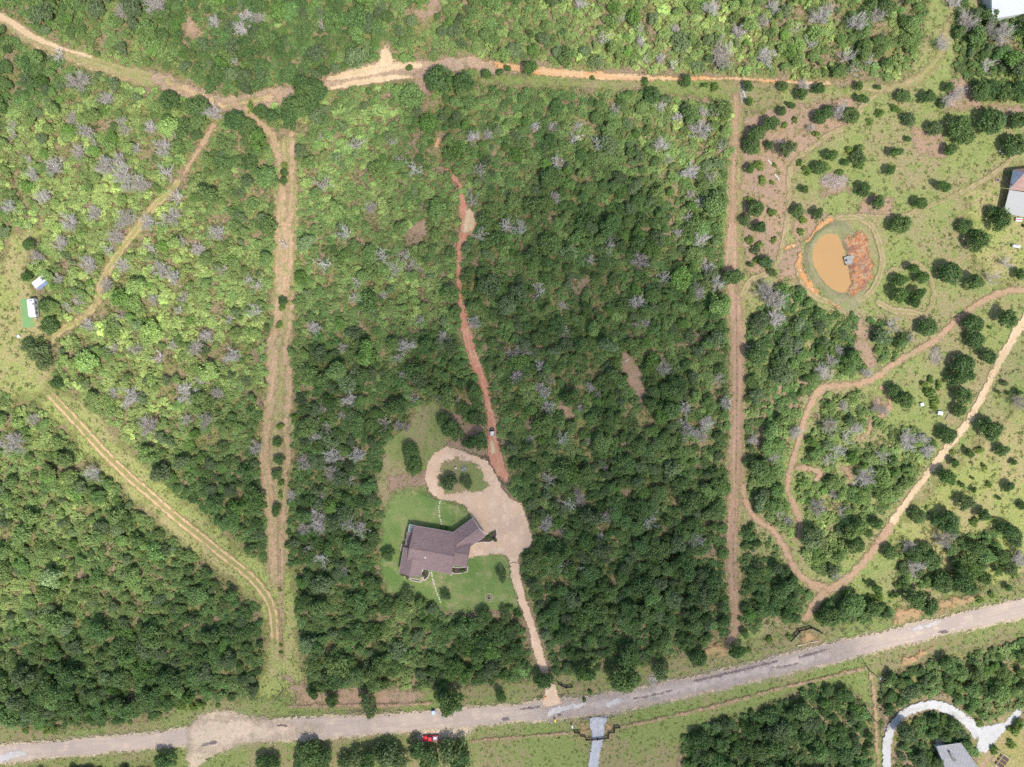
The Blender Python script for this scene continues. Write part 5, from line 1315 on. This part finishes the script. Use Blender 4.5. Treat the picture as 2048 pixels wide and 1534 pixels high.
# ------------------------------------------------------------------ roadside things
bn = empty('wheeled_bin', at(867.5, 1422), .1); tag(bn, 'pale blue wheeled bin at the road edge beside the big tree', 'bin')
b_ = MB(); v = [(-.42, -.42, 0), (.42, -.42, 0), (.42, .42, 0), (-.42, .42, 0), (-.56, -.6, 1.25), (.56, -.6, 1.25), (.56, .6, 1.25), (-.56, .6, 1.25)]
b_.add(v, [(3, 2, 1, 0), (4, 5, 6, 7), (0, 1, 5, 4), (1, 2, 6, 5), (2, 3, 7, 6), (3, 0, 4, 7)]); b_.build('bin_body', M['blue_pl'], bn)
b_ = MB(); b_.box(-.6, .6, -.65, .65, 1.25, 1.36, taper=.08); b_.build('lid', plain('light_blue_lid', (.42, .55, .78), .4), bn)
for s_ in (-1, 1):
    w_ = MB(); w_.tube((s_ * .5, .45, .15), (s_ * .42, .45, .15), .15, n=10); w_.build('wheel', M['rubber'], bn)
def mailbox(px, py, mat, label, nm):
    c = empty(nm, at(px, py), .2); tag(c, label, 'mailbox' if nm == 'mailbox' else 'box')
    p_ = MB(); p_.box(-.06, .06, -.06, .06, 0, 1.05); p_.build('post', M['wood_brown'], c)
    b_ = MB(); pr_ = [(-.28, 1.05), (.28, 1.05), (.28, 1.35), (.16, 1.52), (-.16, 1.52), (-.28, 1.35)]
    v = [(x, -.5, z) for x, z in pr_] + [(x, .5, z) for x, z in pr_]; n_ = 6
    b_.add(v, [tuple(range(n_)), tuple(range(2 * n_ - 1, n_ - 1, -1))] + [(i, i + n_, (i + 1) % n_ + n_, (i + 1) % n_) for i in range(n_)]); b_.build('box_body', mat, c)
    f = MB(); f.box(.29, .31, -.2, -.14, 1.25, 1.6); f.build('flag', M['red_paint'], c)
mailbox(1110, 1438, M['yellow_pl'], 'bright yellow box on a post beside the road', 'newspaper_box')
mailbox(1144, 1450, M['white'], 'small white mailbox on the verge left of the gravel entrance', 'mailbox')
bpx = MB(); bpx.lathe([(.28, 0), (.30, .1), (.30, .8), (.24, .95), (.001, .97)], 12)
mk = bpx.build('marker_drum', plain('orange_plastic', (.72, .27, .06), .5)); mk.location = at(1091, 1393); tag(mk, 'orange marker drum left of the sandy driveway mouth', 'marker')
lg = MB(); a, b = at(1594, 1291), at(1638, 1281); c = (a + b) / 2
lg.tube(a - c + Vector((0, 0, .2)), b - c + Vector((0, 0, .2)), .2, .15, 9); o = lg.build('log', plain('pale_bare_log', (.62, .50, .36), .85, var=.15)); o.location = c; tag(o, 'pale bare log lying across the bare ground at the farm gate', 'log')
for (x0, y0, x1, y1, lb) in ((1549, 349, 1558, 362, 'grey fallen log on the yard left of the meadow'), (1250, 722, 1258, 718, 'pale bent log on the bare strip in the middle wood'), (1535, 320, 1550, 340, 'thin grey pole lying left of the curved footpath'), (1483, 178, 1490, 195, 'grey log heap piece at the upper right track corner')):
    a, b = at(x0, y0), at(x1, y1); c = (a + b) / 2
    lg = MB(); m_ = (a - c).lerp(b - c, .5) + Vector((.2, .1, 0))
    lg.tube(a - c + Vector((0, 0, .2)), m_ + Vector((0, 0, .24)), .22, .19, 8); lg.tube(m_ + Vector((0, 0, .24)), b - c + Vector((0, 0, .2)), .19, .13, 8)
    o = lg.build('log', M['deadbark']); o.location = c; tag(o, lb, 'log')

# poles with a cross arm and a transformer
def pole(px, py, h, label, arm=0.6, tr=True):
    c = empty('utility_pole', at(px, py), arm); tag(c, label, 'utility pole', 'utility poles')
    b_ = MB(); b_.tube((0, 0, 0), (0, 0, h), .17, .11, 8); b_.build('pole', M['wood_brown'], c)
    b_ = MB(); b_.box(-1.2, 1.2, -.06, .06, h - .7, h - .55); b_.build('cross_arm', M['wood_brown'], c)
    for x in (-1.05, 0, 1.05):
        i_ = MB(); i_.lathe([(.05, h - .55), (.06, h - .42), (.001, h - .36)], 8, cx=x); i_.build('insulator', M['white'], c)
    if tr:
        t_ = MB(); t_.lathe([(.28, h - 2.0), (.28, h - 1.1), (.2, h - 1.0), (.001, h - 1.0)], 12, cy=.42); t_.build('transformer', M['white'], c)
    return at(px, py) + Vector((0, 0, h - .36))
p1 = pole(567, 1378, 9.5, 'utility pole at the foot of the left firebreak', .2, False)
p2 = pole(1736, 1338, 10, 'utility pole where the orange fence line meets the verge')
p3 = pole(1744, 1435, 10, 'utility pole beside the white curved drive')
sg = MB()
for t in np.linspace(0, 1, 13)[:-1]:
    a = p2.lerp(p3, float(t)); b = p2.lerp(p3, float(t) + 1 / 12); a.z -= 1.6 * t * (1 - t) * 2; t2 = t + 1 / 12; b.z -= 1.6 * t2 * (1 - t2) * 2
    sg.tube(a - p2, b - p2, .015, n=4, cap=False)
o = sg.build('power_line', M['black']); o.location = p2; tag(o, 'thin sagging power line between the two poles by the white drive', 'power line')

# fences: every post a part, the wires another
pst = MB(); pst.tube((0, 0, -.05), (0, 0, 1.3), .09, .08, 6); po_ = pst.build('post', M['post']); post_me = po_.data; bpy.data.objects.remove(po_)
def fence(line, label, step=4.0, h=1.2, mat=None):
    L = smooth_line([(a, b, 1) for a, b in line], .5)
    s = np.concatenate([[0], np.cumsum(np.linalg.norm(np.diff(L[:, :2], axis=0), axis=1))])
    n_ = max(2, int(s[-1] / step) + 1)
    t = np.linspace(0, s[-1], n_); X_, Y_ = np.interp(t, s, L[:, 0]), np.interp(t, s, L[:, 1])
    root = empty('wire_fence', (X_[0], Y_[0], 0)); tag(root, label, 'fence')
    for x, y in zip(X_, Y_):
        o = link('post', post_me, root); o.location = (x - X_[0], y - Y_[0], 0); o.rotation_euler = (random.uniform(-.05, .05), random.uniform(-.05, .05), random.uniform(0, 6)); o.scale.z = random.uniform(.9, 1.1)
    w_ = MB()
    for z in (.35, .7, 1.1):
        for i in range(n_ - 1):
            w_.tube((X_[i] - X_[0], Y_[i] - Y_[0], z), (X_[i + 1] - X_[0], Y_[i + 1] - Y_[0], z), .012, n=3, cap=False)
    w_.build('wire', M['grey_dark'], root)
fence([(572, 1413), (690, 1410), (868, 1404)], 'wire fence along the verge below the left wood')
fence([(935, 1395), (1000, 1390), (1075, 1380)], 'wire fence left of the sandy driveway mouth')
fence([(1145, 1372), (1250, 1362), (1400, 1326), (1470, 1308), (1560, 1290), (1585, 1277)], 'wire fence between the dark wood and the road')
fence([(1640, 1264), (1760, 1245), (1880, 1205), (1960, 1188), (2060, 1155)], 'wire fence along the road verge at the right')
fence([(1240, 1452), (1400, 1418), (1560, 1376), (1736, 1335)], 'wire fence on the orange soil line below the road')
fence([(1740, 1333), (1850, 1312), (1950, 1285), (2060, 1262)], 'wire fence below the road at the right edge')
fence([(900, 1486), (1000, 1477), (1148, 1463)], 'wire fence left of the black entrance gate')
fence([(1472, 560), (1473, 700), (1473, 850), (1470, 1000), (1466, 1100), (1468, 1180)], 'wire fence down the middle of the right firebreak', 4.5)
fence([(565, 1385), (566, 1300), (564, 1200), (562, 1100)], 'wire fence in the grass of the left firebreak', 6)
fence([(1756, 1350), (1762, 1400), (1768, 1455)], 'wire fence left of the white curved drive', 3)

def rail_gate(line, label, nm='rail_fence'):
    pts = [at(*p) for p in line]; o0 = pts[0]
    root = empty(nm, o0); tag(root, label, 'gate' if 'gate' in nm else 'fence')
    for p in pts:
        b_ = MB(); b_.box(-.13, .13, -.13, .13, 0, 1.55); b_.lathe([(.19, 1.55), (.1, 1.66), (.001, 1.7)], 8); q = b_.build('post', M['black'], root); q.location = p - o0
    for i in range(len(pts) - 1):
        for z in (.4, .75, 1.1, 1.4):
            b_ = MB(); b_.tube(pts[i] - o0 + Vector((0, 0, z)), pts[i + 1] - o0 + Vector((0, 0, z)), .075, n=6); b_.build('rail', M['black'], root)
rail_gate([(1149, 1462), (1158, 1463), (1160, 1469), (1170, 1470), (1172, 1477)], 'black stepped rail fence left of the gravel entrance')
rail_gate([(1172, 1477), (1194, 1476)], 'left leaf of the black gate across the gravel drive', 'entrance_gate')
rail_gate([(1194, 1476), (1216, 1473)], 'right leaf of the black gate across the gravel drive', 'entrance_gate')
rail_gate([(1216, 1473), (1217, 1463), (1228, 1461), (1229, 1453), (1238, 1452)], 'black stepped rail fence right of the gravel entrance')
rail_gate([(1116, 1365), (1123, 1369), (1132, 1373), (1144, 1371)], 'black rail fence right of the sandy driveway mouth')
rail_gate([(1580, 1280), (1589, 1270), (1597, 1262)], 'black rail fence left of the farm gate')
rail_gate([(1597, 1260), (1620, 1254)], 'dark farm gate below the red path', 'farm_gate')
rail_gate([(1620, 1254), (1631, 1259), (1641, 1264)], 'black rail fence right of the farm gate')

# ------------------------------------------------------------------ pond dock
dk = empty('pond_dock', at(1700, 518, .9), math.radians(16), 1.25); tag(dk, 'grey weathered wooden dock at the muddy pond', 'dock')
for k in range(10):
    b_ = MB(); b_.box(-1.6 + k * .215, -1.6 + k * .215 + .195, -1.35, .95, 0, .07); b_.build('plank', M['wood'], dk)
for k in range(9):
    b_ = MB(); b_.box(.55 + k * .215, .55 + k * .215 + .195, -.15, .93, 0, .07); b_.build('plank', M['wood'], dk)
for x, y in ((-1.5, -1.25), (-1.5, .85), (.4, -1.25), (.4, .85), (2.3, -.05), (2.3, .85)):
    b_ = MB(); b_.tube((x, y, -1.0), (x, y, .35), .09, n=8); b_.build('pile', M['wood_brown'], dk)
b_ = MB(); b_.box(-1.62, .55, -1.33, -1.25, -.16, -.005); b_.box(-1.62, 2.4, .83, .91, -.16, -.005); b_.build('beam', M['wood_brown'], dk)
cb = empty('dark_bucket', at(1692, 521, 1.0) + Vector((0, 0, 0))); cb.location.z = .972; tag(cb, 'small black bucket standing on the pond dock', 'bucket')
b_ = MB(); b_.lathe([(.001, .0), (.24, 0), (.30, .42), (.25, .42), (.2, .06), (.001, .06)], 12); b_.build('pail', M['black'], cb)
b_ = MB(); b_.tube((-.29, 0, .42), (0, 0, .62), .015, n=5); b_.tube((0, 0, .62), (.29, 0, .42), .015, n=5); b_.build('handle', M['metal'], cb)

# ------------------------------------------------------------------ neighbours' buildings at the right edge
def ribbed(name, col, ang, sc=2.2):
    m, nt, b = new_mat(name)
    g = nt.nodes.new('ShaderNodeNewGeometry'); mp = nt.nodes.new('ShaderNodeMapping'); mp.inputs['Rotation'].default_value = (0, 0, ang); mp.inputs['Scale'].default_value = (sc, .02, 1)
    nt.links.new(g.outputs['Position'], mp.inputs['Vector'])
    w = nt.nodes.new('ShaderNodeTexWave'); w.inputs['Scale'].default_value = 1.0; nt.links.new(mp.outputs[0], w.inputs['Vector'])
    c = mixc(nt, ramp(nt, w.outputs['Fac'], .0, .25), tuple(x * .72 for x in col), col)
    c = mixc(nt, ramp(nt, wnoise(nt, .25, 4), .45, .8, 0, .35), c, tuple(x * .8 for x in col))
    nt.links.new(c, b.inputs['Base Color']); b.inputs['Roughness'].default_value = .45; bump(nt, b, w.outputs['Fac'], .4, .05)
    return m
barn = empty('metal_barn', at(2030, 10, 0)); tag(barn, 'barn with ribbed light grey metal roof at the top right corner', 'barn'); bpy.context.view_layer.update()
gable(barn, at(1984, 38, 4.2), at(2130, 12, 4.2), at(2112, -95, 4.2), at(1970, -70, 4.2), 4.2, 1.6, ribbed('ribbed_grey_metal', (.50, .52, .54), .18), plain('barn_wall', (.55, .55, .53), .6))
nh = empty('neighbour_house', at(2040, 390, 0)); tag(nh, 'house with red-brown and slate roofs and cream metal porch', 'house'); bpy.context.view_layer.update()
M['slate'] = shingle_mat('slate_blue_shingles', (.17, .21, .27), (.22, .27, .33))
z = 3.2
a1, a2, a3, a4 = at(2019, 378, z), at(2028, 348, z), at(2110, 330, z), at(2105, 400, z)
# hipped roof: slate-blue hip at the left, red-brown long slopes
rm = MB()
A, B_, C_, D_ = [Vector((p.x, p.y, z)) for p in (at(2018, 379, z), at(2026, 339, z), at(2150, 325, z), at(2150, 392, z))]
r0, r1 = at(2046, 347, z + 1.5), at(2150, 355, z + 2.6)
r0.z, r1.z = z + 2.3, z + 2.6
rm.add([A, B_, C_, D_, r0, r1], [(0, 3, 5, 4), (2, 1, 4, 5)], 0); rm.add([A, B_, C_, D_, r0, r1], [(1, 0, 4)], 1); rm.add([A, B_, C_, D_], [(0, 1, 2, 3)], 0)
ro = sub(rm.build('roof', [M['shingle_red'], M['slate']]), nh)
for q_ in ((2023, 369), (2037, 355)):
    p = at(*q_, z + .7); t_ = MB(); t_.box(-.25, .25, -.3, .3, 0, .35, taper=.05); t2 = t_.build('roof_vent', M['grey_dark']); t2.location = (p.x, p.y, z + .62); sub(t2, ro)
w_ = MB(); w_.prism([(at(2022, 376).x, at(2022, 376).y), (at(2029, 344).x, at(2029, 344).y), (at(2145, 330).x, at(2145, 330).y), (at(2145, 388).x, at(2145, 388).y)], 0, z - .02); sub(w_.build('wall', M['offwhite']), nh)
cm = MB(); zz = 2.9
q = [at(2018, 380, zz), at(2150, 400, zz), at(2150, 452, zz), at(2008, 426, zz)]
v = [(q[0].x, q[0].y, 3.05), (q[1].x, q[1].y, 3.05), (q[2].x, q[2].y, 2.6), (q[3].x, q[3].y, 2.6)]; v += [(x, y, zq - .12) for x, y, zq in v]
cm.add(v, [(0, 3, 2, 1), (4, 5, 6, 7), (0, 1, 5, 4), (1, 2, 6, 5), (2, 3, 7, 6), (3, 0, 4, 7)])
cr_ = sub(cm.build('porch_roof', ribbed('cream_ribbed_metal', (.40, .395, .365), .2)), nh)
for k in range(6):
    p = q[3].lerp(q[2], k / 5); b_ = MB(); b_.tube((p.x, p.y + .15, 0), (p.x, p.y + .15, 2.48), .08); sub(b_.build('porch_post', M['white']), nh)
gh = empty('grey_house', at(1905, 1520, 0)); tag(gh, 'house with plain grey roof half under trees by the white drive', 'house'); bpy.context.view_layer.update()
gr_, _ = gable(gh, at(1873, 1493, 3), at(1922, 1486, 3), at(1975, 1570, 3), at(1905, 1590, 3), 3.0, 1.7, M['shingle_grey'], M['offwhite'])
p = at(1903, 1512, 4); b_ = MB(); b_.box(-.35, .35, -1.6, 1.6, 0, .25, taper=.08); vb = b_.build('ridge_vent', M['grey_dark']); vb.location = (p.x, p.y, 3.9); vb.rotation_euler = (0, 0, .42); sub(vb, gr_)
slab_thing('wooden_deck', [at(1868, 1480), at(1880, 1470), at(1888, 1484), at(1874, 1494)], .2, .7, plain('pale_deck', (.42, .36, .29), .9), 'small pale deck at the upper corner of the grey house', 'deck')
gf = empty('garden_enclosure', at(2003, 1522), -.6); tag(gf, 'dark fenced garden enclosure with pale frame below the white drive', 'garden enclosure')
for i in range(3):
    b_ = MB(); b_.box(-1.6, 1.6, -1.9 + i * 1.4, -.9 + i * 1.4, 0, .35); b_.build('raised_bed', M['mulch_bed'], gf)
    s_ = MB()
f = MB()
cs = [(-2.2, -2.4), (2.2, -2.4), (2.2, 2.4), (-2.2, 2.4)]
for i in range(4):
    a, b = cs[i], cs[(i + 1) % 4]; f.tube((*a, 0), (*a, 1.8), .07); f.tube((*a, 1.8), (*b, 1.8), .07)
f.build('frame', plain('pale_timber', (.60, .50, .38), .8), gf)

# propane tank, small shed-like bench, garden frames
tk = empty('propane_tank', at(2029, 493), -.12); tag(tk, 'white propane tank lying on the grass at the right edge', 'gas tank')
b_ = MB(); prof_ = [(-1.45, .02), (-1.4, .3), (-1.2, .5), (-.9, .56), (.9, .56), (1.2, .5), (1.4, .3), (1.45, .02)]
for i in range(len(prof_) - 1):
    b_.tube((prof_[i][0], 0, .85), (prof_[i + 1][0], 0, .85), prof_[i][1], prof_[i + 1][1], 16, cap=False)
b_.build('tank', M['white'], tk, True)
b_ = MB(); b_.lathe([(.22, 1.38), (.22, 1.55), (.15, 1.62), (.001, 1.63)], 12); b_.build('valve_cover', M['offwhite'], tk)
for x in (-.8, .8):
    b_ = MB(); b_.box(x - .1, x + .1, -.45, .45, 0, .42); b_.build('support', M['concrete'], tk)
sb = empty('storage_box', at(2035, 440), -.1); tag(sb, 'white box with red stripe below the cream metal roof', 'storage box')
b_ = MB(); b_.box(-1.15, 1.15, -.6, .6, 0, .85, taper=.03); b_.build('box', M['white'], sb); b_ = MB(); b_.box(-1.17, 1.17, -.12, .12, .84, .9); b_.build('stripe', M['red_paint'], sb)
ot = empty('propane_tank', at(2046, 452), 1.4); 
tag(ot, 'dark green water butt cut by the right edge of the picture', 'water butt'); ot.name = 'water_butt'
b_ = MB(); b_.lathe([(.5, 0), (.56, .5), (.5, 1.0), (.001, 1.02)], 14); b_.build('barrel', plain('dark_green_plastic', (.03, .07, .06), .4), ot)
gf = empty('garden_edging', at(1880, 826), -.45); tag(gf, 'low grey timber frame of the small garden beside the sandy drive', 'garden frame')
for a, b in (((-2.4, 1.1), (2.6, 1.1)), ((-2.4, -1.1), (-2.4, 1.1)), ((2.6, -1.3), (2.6, 1.1))):
    f = MB(); f.tube((*a, .25), (*b, .25), .11, n=6); f.build('beam', M['wood'], gf)
sh = empty('white_crate', at(1878, 826), -.2); tag(sh, 'white crate inside the small garden frame', 'crate'); b_ = MB(); b_.box(-.85, .85, -.6, .6, 0, .9, taper=.02); b_.build('box', M['white'], sh); b_ = MB(); b_.box(-.9, .9, -.65, .65, .9, 1.0, taper=.1); b_.build('lid', M['white'], sh)
sh = empty('white_crate', at(1842, 809), .2); tag(sh, 'smaller white crate left of the garden frame', 'crate'); b_ = MB(); b_.box(-.55, .55, -.55, .55, 0, .8, taper=.02); b_.build('box', M['white'], sh); b_ = MB(); b_.box(-.6, .6, -.6, .6, .8, .88, taper=.1); b_.build('lid', M['white'], sh)

# brush heaps: tangles of cut branches
def brush(px, py, rx, ry, n_, label):
    r = np.random.default_rng(int(px)); segs = []
    for i in range(n_):
        a = r.uniform(0, 6.28); q = math.sqrt(r.uniform(0, 1))
        p = np.array([math.cos(a) * q * rx, math.sin(a) * q * ry, r.uniform(.05, .9) * (1 - q * .7)])
        d = r.normal(size=3) * np.array([1, 1, .25]); branch(r, p, d / np.linalg.norm(d), r.uniform(.7, 1.8), r.uniform(.025, .06), segs, 3, .25, 0)
    V, F = tubes(segs, 3); V[:, 2] = np.maximum(V[:, 2], .02)
    o = link('brush_heap', mesh_np('brush_heap', V, F, M['deadbark'])); o.location = at(px, py)
    tag(o, label, 'brush heap', 'heaps of cut branches')
brush(1668, 362, 4.6, 2.6, 520, 'grey heap of cut branches on the upper right meadow')
brush(1870, 712, 1.8, 3.2, 260, 'grey heap of twigs beside the drive at the right meadow')
brush(1645, 745, 4, 3, 300, 'wide grey brush heap at the red bend of the drive')
brush(1486, 188, 1.2, 3.2, 120, 'narrow brush heap at the upper right track corner')
brush(1305, 1358, 1.6, 2.2, 130, 'small pale brush heap on the verge above the worn road')
# ------------------------------------------------------------------ grass tufts in the open ground (nobody could count them)
r3 = np.random.default_rng(55)
def tuft_mesh(seed, n=16):
    r = np.random.default_rng(seed)
    P = np.column_stack([r.normal(size=n) * .4, r.normal(size=n) * .4, r.uniform(.05, .35, n)])
    Nn = r.normal(size=(n, 3)) * .5 + np.array([0, 0, .8]); Nn /= np.linalg.norm(Nn, axis=1)[:, None]
    V, F = leaf_cards(P, Nn, .2, r); V[:, 2] = np.maximum(V[:, 2], .03)
    return mesh_np('grass_tuft', V, F, M['leaf'])
tufts = []
for i in range(4):
    o = link('grass_tuft', tuft_mesh(900 + i)); p = at(1900 + i * 31, 470 + i * 17); o.location = p; o['tint'] = [.16, .19, .05]
    tag(o, f'{["small", "ragged", "thin", "flat"][i]} tuft of grass on the meadow right of the pond', 'grass tuft', 'grass tufts'); tufts.append((o,))
gP, gR, gS, gV, gT = [], [], [], [], []
def sow(poly, spacing, cols, density_scale=.05, thr=-.15, size=(.5, 1.2)):
    a = np.array(poly); x0, y0 = a.min(0); x1, y1 = a.max(0)
    x0, y0, x1, y1 = max(x0, -120), max(y0, -120), min(x1, 2170), min(y1, 1660)
    X, Y = np.meshgrid(np.arange(x0, x1, spacing), np.arange(y0, y1, spacing))
    X = X + r3.uniform(-.5, .5, X.shape) * spacing; Y = Y + r3.uniform(-.5, .5, Y.shape) * spacing
    ok = inside(poly, X, Y)
    for px, py in zip(X[ok], Y[ok]):
        if track_d(px, py) < .3: continue
        nz = mnoise.noise(Vector((px * density_scale, py * density_scale, 2.)))
        if nz < thr + r3.uniform(-.3, .3): continue
        p = at(px, py); s = r3.uniform(*size)
        gP.append((p.x, p.y, 0)); gR.append((0, 0, r3.uniform(0, 6.28))); gS.append((s, s, s * .8)); gV.append(int(r3.integers(0, 4)))
        c = cols[int(r3.integers(0, len(cols)))]; k = math.exp(r3.normal() * .2); gT.append(tuple(x * k for x in c))
trk = np.full(PX.shape, 1e9)
for L, c in LINES:
    x0, x1, y0, y1 = L[:, 0].min() - 6, L[:, 0].max() + 6, L[:, 1].min() - 6, L[:, 1].max() + 6
    sel = (WX > x0) & (WX < x1) & (WY > y0) & (WY < y1)
    if not sel.any(): continue
    xs, ys = WX[sel], WY[sel]; dd = trk[sel]
    for p in L[::2]: dd = np.minimum(dd, np.hypot(xs - p[0], ys - p[1]) - p[2])
    trk[sel] = dd
trk = np.minimum(trk, -sdf([(1700 + 80 * math.cos(t / 10) * .9, 522 + 80 * math.sin(t / 10)) for t in range(0, 63, 4)], PX, PY) * S)
trk = np.minimum(trk, -sdf(P_DRIVE, PX, PY) * S)
trk = np.minimum(trk, -sdf([(36, 594), (62, 592), (74, 656), (42, 660)], PX, PY) * S)
def track_d(px, py):
    i = int(np.clip(round((px - MX0) / MSTEP), 0, len(mx) - 1)); j = int(np.clip(round((py - MY0) / MSTEP), 0, len(my) - 1))
    return trk[j, i]
MEAD = [(.21, .265, .07), (.26, .27, .09), (.17, .235, .06), (.29, .25, .13), (.24, .25, .085)]
sow(P_RIGHT, 9, MEAD, thr=-.02, size=(.4, 1.0))
sow(P_LEFT_MEADOW, 9, MEAD[:4])
sow(P_DIAG, 8, MEAD[:3], size=(.4, .8))
sow(P_TOPSTRIP, 8, MEAD[:4], size=(.4, .8))
sow(P_VERGE_N, 9, MEAD[:4], size=(.4, .8))
sow(P_VERGE_S, 9, MEAD[:3], size=(.4, .8))
sow(P_UPLAWN, 8, MEAD[:3], size=(.3, .7))
UNDER = [(.19, .23, .075), (.24, .26, .09), (.13, .19, .055), (.30, .25, .15)]
fx, fy = np.meshgrid(np.arange(-100, 2150, 9.0), np.arange(-100, 1640, 9.0))
fx = (fx + r3.uniform(-4.5, 4.5, fx.shape)).ravel(); fy = (fy + r3.uniform(-4.5, 4.5, fy.shape)).ravel()
ok = clear_at(fx, fy) > .4
for px, py in zip(fx[ok], fy[ok]):
    if r3.uniform() < .25: continue
    p = at(px, py); s = r3.uniform(.6, 1.5)
    gP.append((p.x, p.y, 0)); gR.append((0, 0, r3.uniform(0, 6.28))); gS.append((s, s, s)); gV.append(int(r3.integers(0, 4)))
    y_ = r3.uniform(); c = UNDER[int(r3.integers(0, 4))]; k = math.exp(r3.normal() * .2); gT.append(tuple(x * k for x in c))
gr = scatter('meadow_grass', gP, gR, gS, gV, gT, tufts)
gr['label'] = 'rough tufted grass over the meadows, verges and gaps in the woods'; gr['category'] = 'grass'
print('tufts', len(gP))

# ------------------------------------------------------------------ drifting fair-weather clouds high above the drone; their shade dapples the ground
m = bpy.data.materials.new('cloud_vapour'); m.use_nodes = True; nt = m.node_tree
nt.nodes.remove(nt.nodes['Principled BSDF'])
pv = nt.nodes.new('ShaderNodeVolumePrincipled'); pv.inputs['Color'].default_value = (1, 1, 1, 1); pv.inputs['Density'].default_value = .0038; pv.inputs['Anisotropy'].default_value = .6
nt.links.new(pv.outputs[0], nt.nodes['Material Output'].inputs['Volume'])
def cloud(px, py, rx, ry, h, seed, alt=850):
    """px,py: where its shade falls on the ground"""
    bm = bmesh.new(); bmesh.ops.create_icosphere(bm, subdivisions=4, radius=1)
    for v in bm.verts:
        n_ = mnoise.fractal(v.co * 1.7 + Vector((seed, 0, 0)), 1.0, 2.0, 4)
        v.co *= 1 + .38 * n_
        if v.co.z < 0: v.co.z *= .45
        v.co = Vector((v.co.x * rx, v.co.y * ry, v.co.z * h))
    me = bpy.data.meshes.new('cloud'); bm.to_mesh(me); bm.free()
    me.polygons.foreach_set('use_smooth', [True] * len(me.polygons)); me.materials.append(m)
    o = link('cloud', me); g_ = at(px, py)
    o.location = (g_.x + alt * SUN.x / SUN.z, g_.y + alt * SUN.y / SUN.z, alt)
    tag(o, kind='structure')
cloud(1040, 600, 62, 58, 80, 1.3)
cloud(1180, 900, 72, 75, 110, 2.7)
cloud(760, 1130, 62, 70, 100, 4.1)
cloud(1330, 1380, 75, 58, 100, 6.4)
cloud(330, 1450, 75, 40, 60, 8.2)
cloud(-900, 300, 150, 110, 90, 11.)
cloud(2900, 900, 130, 100, 90, 13.)
cloud(1100, 3000, 160, 120, 100, 15.)
cloud(500, -1100, 140, 110, 90, 17.)
